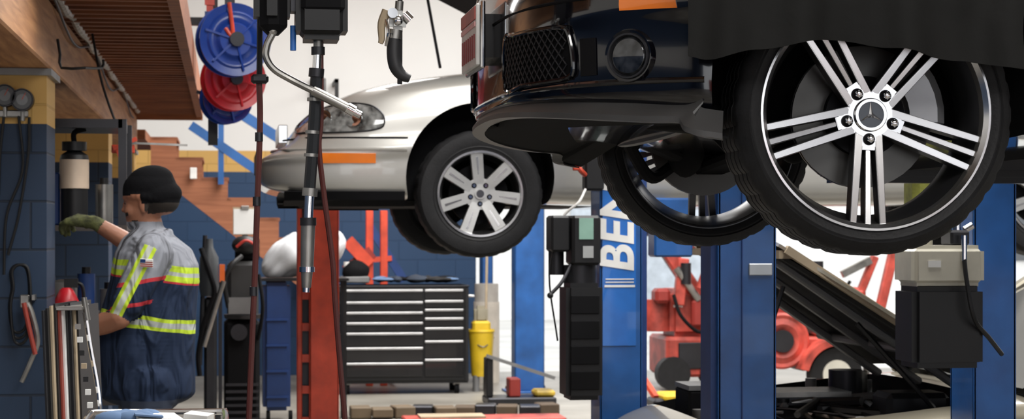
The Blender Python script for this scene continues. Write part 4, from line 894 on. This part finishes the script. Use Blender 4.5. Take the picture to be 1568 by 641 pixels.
        if axis_o is not None:
            sb=N.new('ShaderNodeVectorMath'); sb.operation='SUBTRACT'; sb.inputs[1].default_value=axis_o; L.new(tc.outputs['Object'],sb.inputs[0])
            d2=N.new('ShaderNodeVectorMath'); d2.operation='DOT_PRODUCT'; d2.inputs[1].default_value=axis_d; L.new(sb.outputs[0],d2.inputs[0])
            ab=N.new('ShaderNodeMath'); ab.operation='ABSOLUTE'; L.new(d2.outputs['Value'],ab.inputs[0])
            c2=N.new('ShaderNodeValToRGB'); c2.color_ramp.interpolation='CONSTANT'; c2.color_ramp.elements[0].color=(.40,.42,.37,1); c2.color_ramp.elements[1].position=.009; c2.color_ramp.elements[1].color=(.42,.56,.035,1); L.new(ab.outputs[0],c2.inputs['Fac'])
            lt=N.new('ShaderNodeMath'); lt.operation='LESS_THAN'; lt.inputs[1].default_value=.026; L.new(ab.outputs[0],lt.inputs[0])
            mx=N.new('ShaderNodeMix'); mx.data_type='RGBA'; L.new(lt.outputs[0],mx.inputs['Factor']); L.new(out,mx.inputs['A']); L.new(c2.outputs['Color'],mx.inputs['B']); out=mx.outputs['Result']
        L.new(out,b.inputs['Base Color']); return m
    navy=(.014,.024,.052); lime=(.42,.56,.035); sil=(.36,.38,.36); gr=(.23,.24,.27); rd=(.45,.035,.045)
    shirt=garment('hi_vis_work_shirt',[(0,navy),(1.08,lime),(1.10,sil),(1.118,lime),(1.138,navy),(1.275,rd),(1.287,lime),(1.307,sil),(1.325,lime),(1.345,gr)],tilt=(.14,0,1))
    ax=(le-ls).normalized(); px=Vector((0,-1,0)).cross(ax).normalized()
    sleeve=garment('hi_vis_sleeve',[(0,navy),(1.185,rd),(1.198,navy),(1.265,rd),(1.28,gr)],axis_o=tuple(ls-px*.02),axis_d=tuple(px),tilt=(-.15,0,1))
    pants=M('work_trousers',(.02,.028,.05),.85); knit=M('black_knit',(.006,.006,.007),.95,bump=.15,bscale=160,spec=.1); glove=M('work_glove',(.085,.09,.028),.85,var=.5,scale=30,bump=.4,bscale=60); beard=M('dark_beard',(.02,.014,.010),.9); boots=M('boot_leather',(.03,.025,.02),.6)
    me.materials.clear()
    for q in [shirt,sleeve,skin,glove,pants,knit,beard,boots]: me.materials.append(q)
    def segd(p,a,b_):
        ab=b_-a; f=max(0,min(1,(p-a).dot(ab)/ab.dot(ab))); return (p-(a+ab*f)).length,f
    neck=P(232,352,8.0)
    for f in me.polygons:
        c=f.center
        hl=Vector(((c-hc).dot(fd),(c-hc).dot(sdv),(c-hc).dot(up)))
        dl,fl_=segd(c,ls,mid); de,fe=segd(c,mid,le); dlf,flf=segd(c,le,lh); drf,frf=segd(c,re,rw)
        if c.z<.10: i=7
        elif c.z<.80: i=4
        else: i=0
        if dl<.088 and c.z>1.0 and (c-ls).dot(ax)>.0: i=1
        if (c-mid).dot(ax)>.062 and min(de,dlf)<.060 and c.z>1.0: i=2
        if (c-lw).length<.22 and c.x<lw.x+.03: i=2
        if drf<.060 and c.x<re.x-.03 and c.x<P(198,350,8.5).x: i=2
        if (c-rw).dot((rw-re).normalized())>-.03 and (c-rw).length<.28 and c.z>1.3: i=3
        if c.z>neck.z+.035 and hl.length<.25:
            i=2
            if hl.z>.02+.10*hl.x-(.035 if hl.x<0 else 0): i=5
            if i==2 and (hl.z<-.078 or (hl.x>.07 and -.056<hl.z<-.044)) and hl.x>.035: i=6
            if i==2 and hl.x<-.01 and hl.z>-.06: i=6
        f.material_index=i; f.use_smooth=True
    b=B('mechanic',O); b.mesh(me)
    for s_ in (-1,1): b.sph(hp(.078,s_*.03,-.004),.0095,M('eye_white',(.55,.52,.5),.3),sub=2); b.sph(hp(.0855,s_*.031,-.004),.005,blk,sub=2)
    fp=ls.lerp(le,.2)+Vector((-.0,-.086,.01))
    b.box(fp,(.05,.008,.032),paper,rot=(0.15,.05,-.15))
    for k in range(4): b.box(fp+Vector((.0,-.004,-.012+.008*k)),(.05,.003,.0035),redo,rot=(0.15,.05,-.15))
    b.box(fp+Vector((-.014,-.005,.009)),(.02,.003,.014),blued,rot=(0.15,.05,-.15))
    b.finish(ang=1.2)
blend_mechanic()
# ---------------------------------------------------------------- lights
wd_=bpy.data.worlds.new('World'); scene.world=wd_; wd_.use_nodes=True; wd_.node_tree.nodes['Background'].inputs['Color'].default_value=(.95,.97,1,1); wd_.node_tree.nodes['Background'].inputs['Strength'].default_value=2.3
def area(name,loc,sx,sy,e,rot=(0,0,0),col=(1,.985,.96)):
    l=bpy.data.lights.new(name,'AREA'); l.shape='RECTANGLE'; l.size=sx; l.size_y=sy; l.energy=e; l.color=col
    o=bpy.data.objects.new(name,l); o.location=loc; o.rotation_euler=rot; scene.collection.objects.link(o)
area('ceiling_fill',(2,6.5,5.15),1.6,5,420); area('ceiling_fill',(6.5,6,5.15),1.6,5,300); area('ceiling_fill',(2.0,14.5,5.15),3,6,720); area('ceiling_fill',(7,15,5.15),3,6,500)  # added area lights filling the shop; the roof has no skylights
area('ceiling_fill',(1.5,-1,5.1),4,1.5,300,rot=(math.radians(25),0,0))  # another added fill, tilted toward the bays
area('mezzanine_area_light',(-.45,7.0,2.38),.2,1.2,6)  # weak area light under the joists, no fixture modelled
cam=bpy.data.cameras.new('camera'); co=bpy.data.objects.new('camera',cam); scene.collection.objects.link(co); co.location=(0,0,CAMZ); co.rotation_euler=(math.radians(90),0,-A)
cam.lens=36*3000/1568; cam.shift_y=39.5/1568; cam.clip_end=200
cam.dof.use_dof=True; cam.dof.focus_distance=4.7; cam.dof.aperture_fstop=10
scene.camera=co
scene.view_settings.view_transform='Standard'; scene.view_settings.exposure=-.1
print('objs',len(bpy.data.objects))
